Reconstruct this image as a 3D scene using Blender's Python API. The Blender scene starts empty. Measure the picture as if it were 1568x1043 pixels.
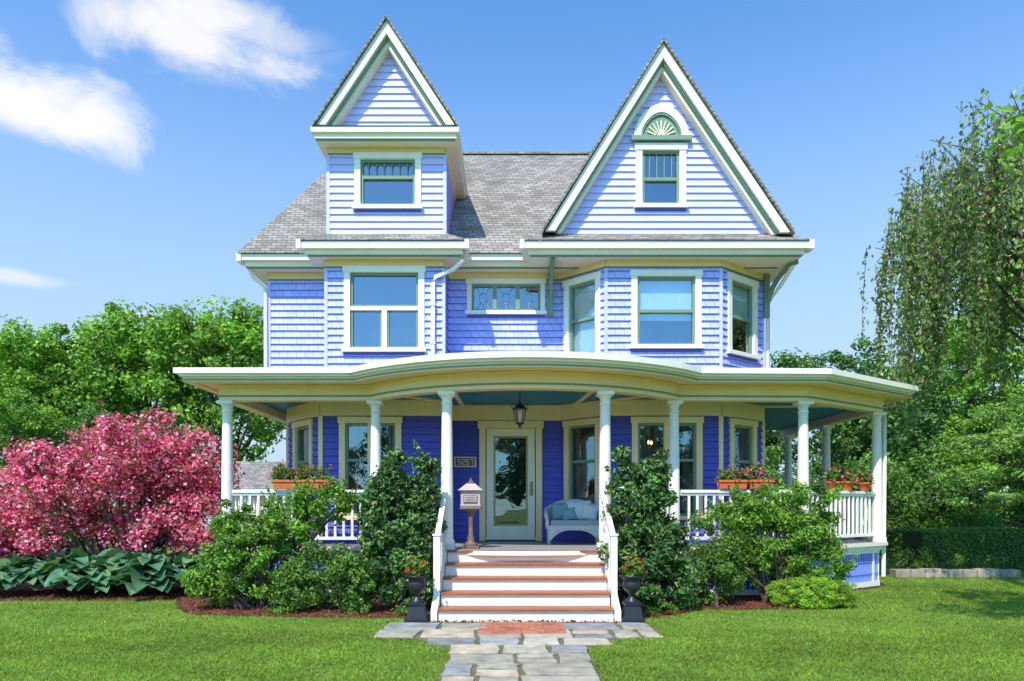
import bpy, bmesh, math, random
import numpy as np
from mathutils import Vector
random.seed(3)
scene=bpy.context.scene
UP=np.array([0,0,1.0])
# ------------------------------------------------------------------ materials
def nodes_of(name):
    m=bpy.data.materials.new(name); m.use_nodes=True
    nt=m.node_tree; b=nt.nodes["Principled BSDF"]; return m,nt,b
def mat(name,col,rough=.6,var=.12,scale=6,bump=0,bscale=40,usecol=False,spec=.3,metal=0,dirt=0):
    m,nt,b=nodes_of(name); N=nt.nodes; L=nt.links
    geo=N.new('ShaderNodeNewGeometry')
    n=N.new('ShaderNodeTexNoise'); n.inputs['Scale'].default_value=scale; n.inputs['Detail'].default_value=6
    L.new(geo.outputs['Position'],n.inputs['Vector'])
    mr=N.new('ShaderNodeMapRange'); mr.inputs['From Min'].default_value=.25; mr.inputs['From Max'].default_value=.75
    mr.inputs['To Min'].default_value=1-var; mr.inputs['To Max'].default_value=1+var
    L.new(n.outputs['Fac'],mr.inputs['Value'])
    mx=N.new('ShaderNodeVectorMath'); mx.operation='SCALE'
    if usecol:
        at=N.new('ShaderNodeAttribute'); at.attribute_name='Col'; L.new(at.outputs['Color'],mx.inputs[0])
    else: mx.inputs[0].default_value=col
    L.new(mr.outputs['Result'],mx.inputs['Scale'])
    L.new(mx.outputs['Vector'],b.inputs['Base Color'])
    b.inputs['Roughness'].default_value=rough; b.inputs['Specular IOR Level'].default_value=spec; b.inputs['Metallic'].default_value=metal
    if bump:
        n2=N.new('ShaderNodeTexNoise'); n2.inputs['Scale'].default_value=bscale; n2.inputs['Detail'].default_value=5
        L.new(geo.outputs['Position'],n2.inputs['Vector'])
        bp=N.new('ShaderNodeBump'); bp.inputs['Strength'].default_value=bump; bp.inputs['Distance'].default_value=.02
        L.new(n2.outputs['Fac'],bp.inputs['Height']); L.new(bp.outputs['Normal'],b.inputs['Normal'])
    return m
def brickmat(name,c1,c2,cm,w,h,vec,mortar=.006,rough=.8,bump=.3,var=.15,off=.5):
    m,nt,b=nodes_of(name); N=nt.nodes; L=nt.links
    geo=N.new('ShaderNodeNewGeometry')
    def lin(cs):
        dp=N.new('ShaderNodeVectorMath'); dp.operation='DOT_PRODUCT'; L.new(geo.outputs['Position'],dp.inputs[0]); dp.inputs[1].default_value=cs
        return dp.outputs['Value']
    cb=N.new('ShaderNodeCombineXYZ'); L.new(lin(vec[0]),cb.inputs[0]); L.new(lin(vec[1]),cb.inputs[1])
    br=N.new('ShaderNodeTexBrick'); L.new(cb.outputs[0],br.inputs['Vector'])
    br.inputs['Scale'].default_value=1; br.inputs['Brick Width'].default_value=w; br.inputs['Row Height'].default_value=h
    br.inputs['Mortar Size'].default_value=mortar; br.inputs['Mortar Smooth'].default_value=.1; br.offset=off
    br.inputs['Color1'].default_value=(*c1,1); br.inputs['Color2'].default_value=(*c2,1); br.inputs['Mortar'].default_value=(*cm,1)
    n=N.new('ShaderNodeTexNoise'); n.inputs['Scale'].default_value=1.3; n.inputs['Detail'].default_value=8; n.inputs['Roughness'].default_value=.7
    L.new(geo.outputs['Position'],n.inputs['Vector'])
    mr=N.new('ShaderNodeMapRange'); mr.inputs['From Min'].default_value=.25; mr.inputs['From Max'].default_value=.75
    mr.inputs['To Min'].default_value=1-var; mr.inputs['To Max'].default_value=1+var; L.new(n.outputs['Fac'],mr.inputs['Value'])
    mx=N.new('ShaderNodeVectorMath'); mx.operation='SCALE'; L.new(br.outputs['Color'],mx.inputs[0]); L.new(mr.outputs['Result'],mx.inputs['Scale'])
    L.new(mx.outputs['Vector'],b.inputs['Base Color']); b.inputs['Roughness'].default_value=rough; b.inputs['Specular IOR Level'].default_value=.2
    bp=N.new('ShaderNodeBump'); bp.inputs['Strength'].default_value=bump; bp.inputs['Distance'].default_value=.01; bp.invert=True
    L.new(br.outputs['Fac'],bp.inputs['Height']); L.new(bp.outputs['Normal'],b.inputs['Normal'])
    return m
def leafmat(name,trans=.3,rough=.45,spec=.35):
    m,nt,b=nodes_of(name); N=nt.nodes; L=nt.links
    at=N.new('ShaderNodeAttribute'); at.attribute_name='Col'
    L.new(at.outputs['Color'],b.inputs['Base Color']); b.inputs['Roughness'].default_value=rough; b.inputs['Specular IOR Level'].default_value=spec
    tr=N.new('ShaderNodeBsdfTranslucent'); sc=N.new('ShaderNodeVectorMath'); sc.operation='MULTIPLY'; sc.inputs[1].default_value=(1.4,1.4,.8)
    L.new(at.outputs['Color'],sc.inputs[0]); L.new(sc.outputs[0],tr.inputs['Color'])
    mx=N.new('ShaderNodeMixShader'); mx.inputs[0].default_value=trans
    L.new(b.outputs[0],mx.inputs[1]); L.new(tr.outputs[0],mx.inputs[2]); L.new(mx.outputs[0],N['Material Output'].inputs[0])
    return m
M={}
M['siding']=mat('periwinkle_clapboard',(.60,.59,.97),.55,.07,2.5)
M['shingle_siding']=brickmat('periwinkle_shingle',(.45,.48,.96),(.56,.57,.98),(.20,.25,.80),.14,.13,((.85,.55,0),(0,0,1)),mortar=.004,rough=.6,bump=.2,var=.09)
M['deep_shade_blue']=mat('porch_shade_clapboard',(.10,.105,.50),.5,.06,3)  # first-floor wall: the house blue with porch shade put into its colour
M['lattice']=mat('lattice_blue_paint',(.26,.34,.88),.5,.06,3)
M['ivory']=mat('ivory_paint',(.91,.87,.77),.45,.05,4)
M['cream']=mat('cream_paint',(.97,.72,.38),.5,.05,3)
M['pale']=mat('pale_cream_paint',(.90,.79,.60),.5,.04,4)
M['green']=mat('sage_green_paint',(.20,.30,.21),.5,.05,4)
M['teal']=mat('teal_ceiling_paint',(.025,.22,.36),.5,.05,3)
M['roof']=brickmat('asphalt_shingles',(.22,.195,.165),(.37,.33,.285),(.12,.11,.10),.19,.08,((1,.25,0),(0,.0,1)),mortar=.008,rough=.9,bump=.6,var=.34)
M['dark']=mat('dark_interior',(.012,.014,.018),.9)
M['blind']=mat('window_shade',(.60,.74,.72),.8,.05)
M['curtain']=mat('curtain_cloth',(.12,.11,.10),.8,.2,20)
M['floor']=mat('grey_floor_paint',(.32,.30,.28),.45,.08)
M['tread']=mat('russet_tread_paint',(.36,.11,.045),.45,.2,8)
M['iron']=mat('black_iron',(.02,.02,.024),.4,.2,20,spec=.5)
M['bronze']=mat('weathered_bronze',(.20,.13,.10),.5,.25,25,bump=.2)
M['mailbox']=mat('painted_mail_box',(.50,.42,.40),.5,.2,30,bump=.2)
M['terra']=mat('terracotta',(.62,.17,.05),.7,.15,15)
M['wicker']=brickmat('white_wicker',(.78,.78,.76),(.68,.68,.68),(.35,.35,.36),.035,.02,((.8,.6,0),(0,0,1)),mortar=.003,bump=.6)
M['cush']=mat('cushion_blue_grey',(.26,.36,.38),.9,.15,20)
M['cush2']=mat('cushion_white',(.7,.7,.68),.9,.1,20)
M['bark']=mat('bark',(.13,.10,.08),.9,.3,12,bump=.8,bscale=18)
M['stone']=mat('flagstone',(1,1,1),.8,.36,5,bump=.6,bscale=25,usecol=True)
M['brickp']=mat('paving_brick',(1,1,1),.85,.2,12,bump=.4,bscale=60,usecol=True)
M['mulch']=mat('bark_mulch',(.17,.06,.035),.95,.6,30,bump=1,bscale=45)
M['leaf']=leafmat('leaf',.33); M['petal']=leafmat('petal',.2,.7,.15); M['glossleaf']=leafmat('glossy_leaf',.2,.34,.45)
M['grass']=leafmat('grass_blade',.4,.6,.2)
M['plaque']=mat('plaque_gold',(.45,.33,.15),.5,.2,30)
M['lead']=mat('lead_came',(.42,.5,.44),.5,.1)
M['core']=mat('hedge_core',(.03,.06,.015),.9,.3,8)
m_,nt_,b_=nodes_of('lit_bulb'); b_.inputs['Base Color'].default_value=(1,.8,.5,1); b_.inputs['Emission Color'].default_value=(1,.62,.25,1); b_.inputs['Emission Strength'].default_value=5; M['bulb']=m_
def glass(name,k):
    m,nt,b=nodes_of(name); N=nt.nodes; L=nt.links
    g=N.new('ShaderNodeBsdfGlossy'); g.inputs['Roughness'].default_value=.01; g.inputs['Color'].default_value=(.85,.93,1,1)
    geo=N.new('ShaderNodeNewGeometry'); ns=N.new('ShaderNodeTexNoise'); ns.inputs['Scale'].default_value=1.7; ns.inputs['Detail'].default_value=1
    L.new(geo.outputs['Position'],ns.inputs['Vector']); bp=N.new('ShaderNodeBump'); bp.inputs['Strength'].default_value=.3; bp.inputs['Distance'].default_value=.02
    L.new(ns.outputs['Fac'],bp.inputs['Height']); L.new(bp.outputs['Normal'],g.inputs['Normal'])
    t=N.new('ShaderNodeBsdfTransparent'); t.inputs['Color'].default_value=(.8,.88,.88,1)
    mx=N.new('ShaderNodeMixShader'); mx.inputs[0].default_value=k
    L.new(t.outputs[0],mx.inputs[1]); L.new(g.outputs[0],mx.inputs[2]); L.new(mx.outputs[0],N['Material Output'].inputs[0]); return m
M['glass']=glass('window_glass',.28); M['glassd']=glass('clear_glass',.17)
def lawnmat():
    m,nt,b=nodes_of('lawn'); N=nt.nodes; L=nt.links
    geo=N.new('ShaderNodeNewGeometry')
    def noise(s,d):
        n=N.new('ShaderNodeTexNoise'); n.inputs['Scale'].default_value=s; n.inputs['Detail'].default_value=d; n.inputs['Roughness'].default_value=.7
        L.new(geo.outputs['Position'],n.inputs['Vector']); return n.outputs['Fac']
    a=noise(.9,7); c=noise(25,6)
    ad=N.new('ShaderNodeMath'); ad.operation='ADD'; L.new(a,ad.inputs[0]); L.new(c,ad.inputs[1])
    r=N.new('ShaderNodeValToRGB'); r.color_ramp.elements[0].position=.38; r.color_ramp.elements[0].color=(.085,.17,.02,1)
    r.color_ramp.elements[1].position=.62; r.color_ramp.elements[1].color=(.23,.33,.05,1)
    hf=N.new('ShaderNodeMath'); hf.operation='MULTIPLY'; hf.inputs[1].default_value=.5; L.new(ad.outputs[0],hf.inputs[0]); L.new(hf.outputs[0],r.inputs[0])
    L.new(r.outputs[0],b.inputs['Base Color']); b.inputs['Roughness'].default_value=.8; b.inputs['Specular IOR Level'].default_value=.15
    bp=N.new('ShaderNodeBump'); bp.inputs['Strength'].default_value=.6; bp.inputs['Distance'].default_value=.04; L.new(c,bp.inputs['Height']); L.new(bp.outputs['Normal'],b.inputs['Normal'])
    return m
M['lawn']=lawnmat()
# ------------------------------------------------------------------ mesh builder
class MB:
    def __init__(s,mats): s.v=[];s.f=[];s.m=[];s.sm=[];s.c=[];s.mats=mats; s.col=(1,1,1)
    def mi(s,m):
        if m not in s.mats: s.mats.append(m)
        return s.mats.index(m)
    def add(s,vs,fs,m,smooth=False):
        o=len(s.v); s.v+= [tuple(map(float,p)) for p in vs]; s.c+=[(*s.col,1)]*len(vs); k=s.mi(m)
        for f in fs: s.f.append(tuple(o+i for i in f)); s.m.append(k); s.sm.append(smooth)
    def hexa(s,p,m): s.add(p,[(0,1,2,3),(4,7,6,5),(0,4,5,1),(1,5,6,2),(2,6,7,3),(3,7,4,0)],m)
    def box(s,x0,x1,y0,y1,z0,z1,m):
        s.hexa([(x0,y0,z0),(x1,y0,z0),(x1,y1,z0),(x0,y1,z0),(x0,y0,z1),(x1,y0,z1),(x1,y1,z1),(x0,y1,z1)],m)
    def lbox(s,F,s0,s1,d0,d1,z0,z1,m):
        P=F.pt; s.hexa([P(s0,d0,z0),P(s1,d0,z0),P(s1,d1,z0),P(s0,d1,z0),P(s0,d0,z1),P(s1,d0,z1),P(s1,d1,z1),P(s0,d1,z1)],m)
    def beam(s,p,q,w,h,m,up=(0,0,1)):
        p=np.array(p,float);q=np.array(q,float);t=q-p;t/=np.linalg.norm(t);u=np.array(up,float)
        if abs(t@u)>.98: u=np.array([0,1.0,0])
        a=np.cross(t,u);a/=np.linalg.norm(a);b=np.cross(a,t);a*=w/2;b*=h/2
        s.hexa([p-a-b,p+a-b,p+a+b,p-a+b,q-a-b,q+a-b,q+a+b,q-a+b],m)
    def prism(s,pts,ext,m):
        n=len(pts); e=np.array(ext,float); P=[np.array(p,float) for p in pts]
        s.add(P+[p+e for p in P],[tuple(range(n)),tuple(range(2*n-1,n-1,-1))]+[(i,(i+1)%n,n+(i+1)%n,n+i) for i in range(n)],m)
    def lathe(s,cx,cy,prof,m,seg=20,smooth=True,sx=1,sy=1):
        vs=[];fs=[]
        for r,z in prof:
            for k in range(seg):
                a=2*math.pi*k/seg; vs.append((cx+r*sx*math.cos(a),cy+r*sy*math.sin(a),z))
        for i in range(len(prof)-1):
            for k in range(seg):
                k2=(k+1)%seg; fs.append((i*seg+k,i*seg+k2,(i+1)*seg+k2,(i+1)*seg+k))
        s.add(vs,fs,m,smooth); n=len(prof)
        s.add(vs[:seg],[tuple(range(seg))],m); s.add(vs[-seg:],[tuple(range(seg))],m)
    def tube(s,pts,rad,m,seg=6):
        pts=[np.array(p,float) for p in pts]; vs=[];fs=[]
        for i,p in enumerate(pts):
            t=pts[min(i+1,len(pts)-1)]-pts[max(i-1,0)]; t/=np.linalg.norm(t)+1e-9
            u=np.array([0,0,1.0]) if abs(t[2])<.9 else np.array([1.0,0,0])
            a=np.cross(t,u);a/=np.linalg.norm(a);b=np.cross(t,a); r=rad[i] if hasattr(rad,'__len__') else rad
            for k in range(seg): an=2*math.pi*k/seg; vs.append(p+r*(a*math.cos(an)+b*math.sin(an)))
        for i in range(len(pts)-1):
            for k in range(seg): k2=(k+1)%seg; fs.append((i*seg+k,i*seg+k2,(i+1)*seg+k2,(i+1)*seg+k))
        s.add(vs,fs,m,True)
    def build(s,name,parent=None,bevel=0,recalc=True):
        me=bpy.data.meshes.new(name); me.from_pydata(s.v,[],s.f)
        for m in s.mats: me.materials.append(M[m])
        me.polygons.foreach_set('material_index',s.m); me.polygons.foreach_set('use_smooth',s.sm)
        at=me.color_attributes.new('Col','FLOAT_COLOR','POINT'); at.data.foreach_set('color',np.array(s.c,dtype=np.float32).ravel())
        if recalc:
            bm=bmesh.new(); bm.from_mesh(me); bmesh.ops.recalc_face_normals(bm,faces=bm.faces); bm.to_mesh(me); bm.free()
        o=bpy.data.objects.new(name,me); scene.collection.objects.link(o)
        if parent: o.parent=parent
        if bevel:
            b=o.modifiers.new('bevel','BEVEL'); b.width=bevel; b.segments=2; b.limit_method='ANGLE'; b.angle_limit=math.radians(50)
        return o
def empty(name):
    o=bpy.data.objects.new(name,None); scene.collection.objects.link(o); return o
class F:
    def __init__(s,p0,p1):
        s.p0=np.array(p0,float);s.p1=np.array(p1,float);d=s.p1-s.p0;s.L=float(np.linalg.norm(d));s.t=d/s.L;s.n=np.array([s.t[1],-s.t[0]])
    def pt(s,a,d,z): q=s.p0+s.t*a+s.n*d; return (q[0],q[1],z)
def np_mesh(name,parts,mats,parent=None,loc=None):
    vs=[];loops=[];starts=[];tot=[];mi=[];cols=[];o=0;ls=0;sm=[]
    for V,Q,m,C,smooth in parts:
        V=np.asarray(V,dtype=np.float32);Q=np.asarray(Q,dtype=np.int32); k=Q.shape[1]
        vs.append(V);loops.append((Q+o).ravel());starts.append(ls+np.arange(len(Q))*k);tot.append(np.full(len(Q),k));mi.append(np.full(len(Q),m));sm.append(np.full(len(Q),smooth))
        cols.append(C); o+=len(V); ls+=Q.size
    V=np.concatenate(vs);Lp=np.concatenate(loops);me=bpy.data.meshes.new(name)
    me.vertices.add(len(V));me.vertices.foreach_set('co',V.ravel());me.loops.add(len(Lp));me.loops.foreach_set('vertex_index',Lp)
    st=np.concatenate(starts).astype(np.int32);me.polygons.add(len(st));me.polygons.foreach_set('loop_start',st);me.polygons.foreach_set('loop_total',np.concatenate(tot).astype(np.int32))
    for m in mats: me.materials.append(M[m])
    me.polygons.foreach_set('material_index',np.concatenate(mi).astype(np.int32)); me.polygons.foreach_set('use_smooth',np.concatenate(sm).astype(bool))
    at=me.color_attributes.new('Col','FLOAT_COLOR','POINT'); C=np.concatenate(cols).astype(np.float32); C=np.concatenate([C,np.ones((len(C),1),np.float32)],1); at.data.foreach_set('color',C.ravel())
    me.update(calc_edges=True); me.validate()
    ob=bpy.data.objects.new(name,me); scene.collection.objects.link(ob)
    if parent: ob.parent=parent
    if loc is not None: ob.location=loc
    return ob
def nrm(a): return a/(np.linalg.norm(a,axis=-1,keepdims=True)+1e-9)
def leaf_part(C,Nn,size,aspect,cols,rng,m=0,fold=.12,T=None):
    n=len(C);Nn=nrm(Nn)
    t=nrm(np.cross(Nn,rng.normal(size=(n,3)))) if T is None else nrm(T); b=nrm(np.cross(Nn,t)); L=size[:,None]
    v0=C-t*L*.5; v1=C+b*L*aspect*.5-t*L*.05+Nn*L*fold; v2=C+t*L*.5; v3=C-b*L*aspect*.5-t*L*.05+Nn*L*fold
    V=np.stack([v0,v1,v2,v3],1).reshape(-1,3); Q=np.arange(4*n).reshape(-1,4)
    return (V,Q,m,np.repeat(np.clip(cols,0,.95),4,axis=0),False)
def palette(n,pal,rng,jit=.18):
    w=np.array([p[1] for p in pal],float);w/=w.sum(); idx=rng.choice(len(pal),n,p=w)
    c=np.array([p[0] for p in pal])[idx]; return c*(1+rng.normal(0,jit,(n,1))).clip(.4,1.7)
def tubes_part(tubes,m,seg=5):
    b=MB([]); 
    for pts,r in tubes: b.tube(pts,r,'bark',seg)
    V=np.array(b.v);Q=np.array(b.f); return (V,Q,m,np.full((len(V),3),.1),True)
def plant(name,lobes,ncl,cr,lpc,ls,pal,base=None,seed=1,aspect=.5,flower=None,lmat='leaf',trunk_r=.03,stems=8,loc=None,upb=.5,flat=.8,zmin=.02,forked=False,fill=.35,crv=(.6,1.35),sprays=0):
    """lobes: (cx,cy,cz,rx,ry,rz). Clumps of leaves through the crown volume, fed by tapered branches; sprays = leafy shoots past the outline."""
    rng=np.random.default_rng(seed); lob=np.array(lobes,float); vol=(lob[:,3]*lob[:,4]*lob[:,5])**.75; pr=vol/vol.sum()
    idx=rng.choice(len(lob),ncl,p=pr); d=nrm(rng.normal(size=(ncl,3))); rad=(fill+(1-fill)*rng.random((ncl,1))**.55)*rng.normal(1,.07,(ncl,1))
    cc=lob[idx,:3]+d*rad*lob[idx,3:]; cc[:,2]=np.maximum(cc[:,2],zmin+cr*.3)
    crs=cr*rng.uniform(*crv,ncl); br=rng.normal(1,.2,ncl).clip(.55,1.6)
    n=ncl*lpc; ci=np.repeat(np.arange(ncl),lpc); dd=nrm(rng.normal(size=(n,3))); rr=(rng.random((n,1))**.45)*crs[ci][:,None]
    pos=cc[ci]+dd*rr*np.array([1,1,flat]); keep=pos[:,2]>zmin; pos=pos[keep];dd=dd[keep];ci=ci[keep];n=len(pos)
    Nn=dd*.7+UP*upb+rng.normal(size=(n,3))*.55+ d[ci]*.35
    cols=palette(n,pal,rng)*br[ci][:,None]
    parts=[leaf_part(pos,Nn,ls*rng.uniform(.65,1.3,n),aspect,cols,rng,0)]
    mats=[lmat,'bark']; tubes=[]
    if sprays:
        P=[];TT=[]
        for k in rng.choice(ncl,sprays):
            s=cc[k]; dr=nrm(d[k]*.6+UP*.8+rng.normal(size=3)*.25); Ls=rng.uniform(1.0,2.4)*cr; m=int(Ls/(ls*.28)); t=np.linspace(.2,1,m)[:,None]
            q=s+dr*Ls*t+np.array([dr[0],dr[1],-.4])*Ls*.25*t*t; P.append(q+rng.normal(0,ls*.22,q.shape)); TT.append(np.tile(dr,(m,1))+rng.normal(0,.7,(m,3))); tubes.append(([s,q[m//2],q[-1]],[.006,.004,.002]))
        P=np.concatenate(P);TT=np.concatenate(TT)
        parts.append(leaf_part(P,np.cross(nrm(TT),rng.normal(size=P.shape))+UP*.3,ls*rng.uniform(.7,1.2,len(P)),aspect,palette(len(P),pal,rng)*1.1,rng,0,T=TT))
    if flower:
        fp,fpal,fs,fm=flower; nf=int(n*fp); k=rng.choice(n,nf)
        P=pos[k]+nrm(dd[k]+d[ci[k]]*.6)*fs*.9+rng.normal(size=(nf,3))*fs*.8
        parts.append(leaf_part(P,nrm(rng.normal(size=(nf,3))*.7+UP*.5+dd[k]),fs*rng.uniform(.6,1.2,nf),.9,palette(nf,fpal,rng,.15)*br[ci[k]][:,None]**.6,rng,2)); mats.append(fm)
    if base is not None:
        base=np.array(base,float); top=lob[:,:3].mean(0)
        if forked:
            pts=[base+ (top-base)*t+np.array([math.sin(t*4+seed),math.cos(t*3+seed),0])*.04*np.linalg.norm(top-base)*t for t in np.linspace(0,1,7)]
            tubes.append((pts,[trunk_r*(1-.65*t)*(1.25 if t==0 else 1) for t in np.linspace(0,1,7)]))
            for k in rng.choice(ncl,min(stems,ncl),replace=False):
                s=pts[rng.integers(2,7)]; e=cc[k]; mid=(s+e)/2+np.array([0,0,-.04])*np.linalg.norm(e-s)+rng.normal(size=3)*.05*np.linalg.norm(e-s)
                tubes.append(([s,mid,e],[trunk_r*.4,trunk_r*.22,trunk_r*.06]))
        else:
            for k in rng.choice(ncl,min(stems,ncl),replace=False):
                e=cc[k]; s=base+np.array([*rng.normal(0,trunk_r*2.5,2),0])+ (np.array([e[0]-base[0],e[1]-base[1],0])*.15); mid=s*.45+e*.55; mid[:2]+=(s[:2]-e[:2])*.15
                tubes.append(([s,mid,e],[trunk_r,trunk_r*.65,trunk_r*.2]))
    if tubes: parts.append(tubes_part(tubes,1))
    return np_mesh(name,parts,mats,loc=loc)

# ------------------------------------------------------------------ HOUSE
house=empty('victorian_house')
SID=MB([]);TR=MB([]);SA=MB([]);GL=MB([]);IN=MB([])
E=.13
def wall(Fr,z0,z1,ops,m,lo=None,hi=None):
    lo=lo or (lambda z:0.0); hi=hi or (lambda z:Fr.L)
    k=math.floor(z0/E+1e-6)
    while k*E<z1-1e-6:
        a=k*E;b=a+E;za=max(a,z0);zb=min(b,z1); k+=1
        br=sorted({za,zb}|{o[j] for o in ops for j in (2,3) if za<o[j]<zb})
        for c,d in zip(br[:-1],br[1:]):
            if d-c<1e-4: continue
            act=sorted([o for o in ops if c>=o[2]-1e-6 and d<=o[3]+1e-6])
            cur=lo; segs=[]
            for o in act: segs.append((cur,(lambda z,v=o[0]:v))); cur=(lambda z,v=o[1]:v)
            segs.append((cur,hi))
            oc=.032*(1-(c-a)/E)+.001; od=.032*(1-(d-a)/E)+.001
            for l,h in segs:
                if h(c)-l(c)<.005: continue
                hd=max(h(d),l(d))
                SID.add([Fr.pt(l(c),oc,c),Fr.pt(h(c),oc,c),Fr.pt(hd,od,d),Fr.pt(min(l(d),hd),od,d)],[(0,1,2,3)],m)
                if abs(c-a)<1e-6: SID.add([Fr.pt(l(c),0,c),Fr.pt(h(c),0,c),Fr.pt(h(c),oc,c),Fr.pt(l(c),oc,c)],[(0,1,2,3)],m)
def window(Fr,s0,s1,z0,z1,style='double',blind=0,cas=.11,mid=.5,casm='ivory',bm='blind',gm='glass'):
    TR.lbox(Fr,s0,s0+cas,-.12,.05,z0+.07,z1-cas,casm); TR.lbox(Fr,s1-cas,s1,-.12,.05,z0+.07,z1-cas,casm)
    TR.lbox(Fr,s0-.02,s1+.02,-.12,.065,z1-cas,z1,casm); TR.lbox(Fr,s0-.035,s1+.035,-.12,.10,z0,z0+.07,casm)
    TR.lbox(Fr,s0,s1,.0,.045,z0-.045,z0-.003,'deep_shade_blue')
    a,b,c,d=s0+cas,s1-cas,z0+.07,z1-cas; w=.045
    SA.lbox(Fr,a,a+w,-.07,0,c,d,'green');SA.lbox(Fr,b-w,b,-.07,0,c,d,'green');SA.lbox(Fr,a+w,b-w,-.07,0,c,c+w,'green');SA.lbox(Fr,a+w,b-w,-.07,0,d-w,d,'green')
    mz=c+(d-c)*mid
    if style in('double','muntin','divided'): SA.lbox(Fr,a+w,b-w,-.07,.012,mz-.028,mz+.028,'green')
    if style=='muntin':
        for i in range(1,5):
            x=a+(b-a)*i/5; SA.lbox(Fr,x-.009,x+.009,-.06,-.01,mz+.03,d-w,'green')
    if style=='divided':
        for i in range(1,7):
            x=a+(b-a)*i/7; SA.lbox(Fr,x-.008,x+.008,-.06,-.01,mz+.03,d-w,'green')
        r=(b-a)/14
        for i in range(7):
            x=a+(b-a)*(i+1)/7
            P=[Fr.pt(x-r+ r*math.cos(t)*1.0,-.02,d-w-.12+.10*math.sin(t)) for t in np.linspace(0,math.pi,7)]
            SA.tube(P,.009,'green',4)
    if style=='lower2':
        x=(a+b)/2; TR.lbox(Fr,a+.005,b-.005,-.065,.03,mz-.05,mz+.02,casm); TR.lbox(Fr,x-.045,x+.045,-.065,.028,c,mz-.05,casm)
        SA.lbox(Fr,x-.085,x-.047,-.07,0,c+w,mz-.05,'green'); SA.lbox(Fr,x+.047,x+.085,-.07,0,c+w,mz-.05,'green')
        SA.lbox(Fr,a+w,b-w,-.07,.0,mz+.021,mz+.055,'green')
    if style=='triple':
        for i in (1,2):
            x=a+(b-a)*i/3; SA.lbox(Fr,x-.04,x+.04,-.07,.01,c+w,d-w,'green')
        for i in range(3):
            x0=a+(b-a)*i/3+.055; x1=a+(b-a)*(i+1)/3-.055; xc=(x0+x1)/2; zc=(c+d)/2; hw=(x1-x0)/2; hh=(d-c)/2-w
            SA.tube([Fr.pt(xc+hw*.45*math.cos(t),-.036,zc+hh*.5*math.sin(t)) for t in np.linspace(0,2*math.pi,15)],.006,'lead',4)
            for sx,sz in ((-1,-1),(1,-1),(-1,1),(1,1)): SA.tube([Fr.pt(xc+sx*hw*.32,-.036,zc+sz*hh*.36),Fr.pt(xc+sx*hw*.55,-.036,zc+sz*hh*.75),Fr.pt(xc+sx*hw,-.036,zc+sz*hh)],.005,'lead',4)
            for s_ in (-1,1): SA.tube([Fr.pt(xc,-.036,zc+s_*hh*.5),Fr.pt(xc,-.036,zc+s_*hh)],.005,'lead',4)
    if style=='pair':
        x=(a+b)/2; TR.lbox(Fr,x-.05,x+.05,-.07,.03,c,d,casm); SA.lbox(Fr,a+w,b-w,-.066,.012,mz-.025,mz+.025,'green')
    GL.add([Fr.pt(a,-.045,c),Fr.pt(b,-.045,c),Fr.pt(b,-.045,d),Fr.pt(a,-.045,d)],[(0,1,2,3)],gm)
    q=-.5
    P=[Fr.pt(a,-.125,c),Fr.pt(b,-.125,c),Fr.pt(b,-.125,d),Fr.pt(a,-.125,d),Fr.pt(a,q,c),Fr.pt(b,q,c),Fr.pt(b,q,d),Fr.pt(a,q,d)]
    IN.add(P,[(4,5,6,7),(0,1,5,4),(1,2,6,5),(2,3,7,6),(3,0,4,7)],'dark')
    if blind:
        z=d-(d-c)*blind; IN.add([Fr.pt(a,-.10,z),Fr.pt(b,-.10,z),Fr.pt(b,-.10,d),Fr.pt(a,-.10,d)],[(0,1,2,3)],bm)
    elif bm=='curt':
        for s,e in ((a,a+(b-a)*.2),(b-(b-a)*.2,b)):
            n=8; vs=[];fs=[]
            for i in range(n+1):
                x=s+(e-s)*i/n; dd=-.14+.02*(i%2); vs+=[Fr.pt(x,dd,c),Fr.pt(x,dd,d)]
                if i: fs.append((2*i-2,2*i,2*i+1,2*i-1))
            IN.add(vs,fs,'curtain')
    return (s0+.03,s1-.03,z0+.03,z1-.03)
Y0=12.5;YR=13.2
w2=[((-4.69,20.2),(-4.69,YR)),((-4.69,YR),(-3.40,YR)),((-3.40,YR),(-3.40,Y0)),((-3.40,Y0),(-1.25,Y0)),((-1.25,Y0),(-1.25,YR)),((-1.25,YR),(.95,YR)),
    ((.95,YR),(1.72,Y0)),((1.72,Y0),(3.82,Y0)),((3.82,Y0),(4.88,13.3)),((4.88,13.3),(4.88,20.2)),((4.88,20.2),(-4.69,20.2))]
for i,(a,b) in enumerate(w2):
    f=F(a,b); ops=[]
    if i==3: ops.append(window(f,.33,1.80,4.36,5.93,'lower2',mid=.54))
    if i==5: ops.append(window(f,.38,1.89,5.24,5.93,'triple',cas=.09))
    if i==6: ops.append(window(f,.10,.94,4.30,5.86,'double',blind=.95))
    if i==7: ops.append(window(f,.46,1.74,4.42,5.86,'double',blind=.62))
    if i==8: ops.append(window(f,.18,1.10,4.36,5.86,'double',blind=.5))
    wall(f,3.9,6.05,ops,'shingle_siding')
    TR.lbox(f,-.005,f.L+.005,0.001,.04,5.93,6.05,'cream'); TR.lbox(f,0,f.L,.0,.046,5.905,5.928,'green')
for x,y in ((-4.69,YR),(-3.40,Y0),(-1.25,Y0),(1.72,Y0),(3.82,Y0),(4.88,13.3)):
    SID.box(x-.03,x+.03,y-.03,y+.03,3.9,5.90,'siding')
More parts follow.
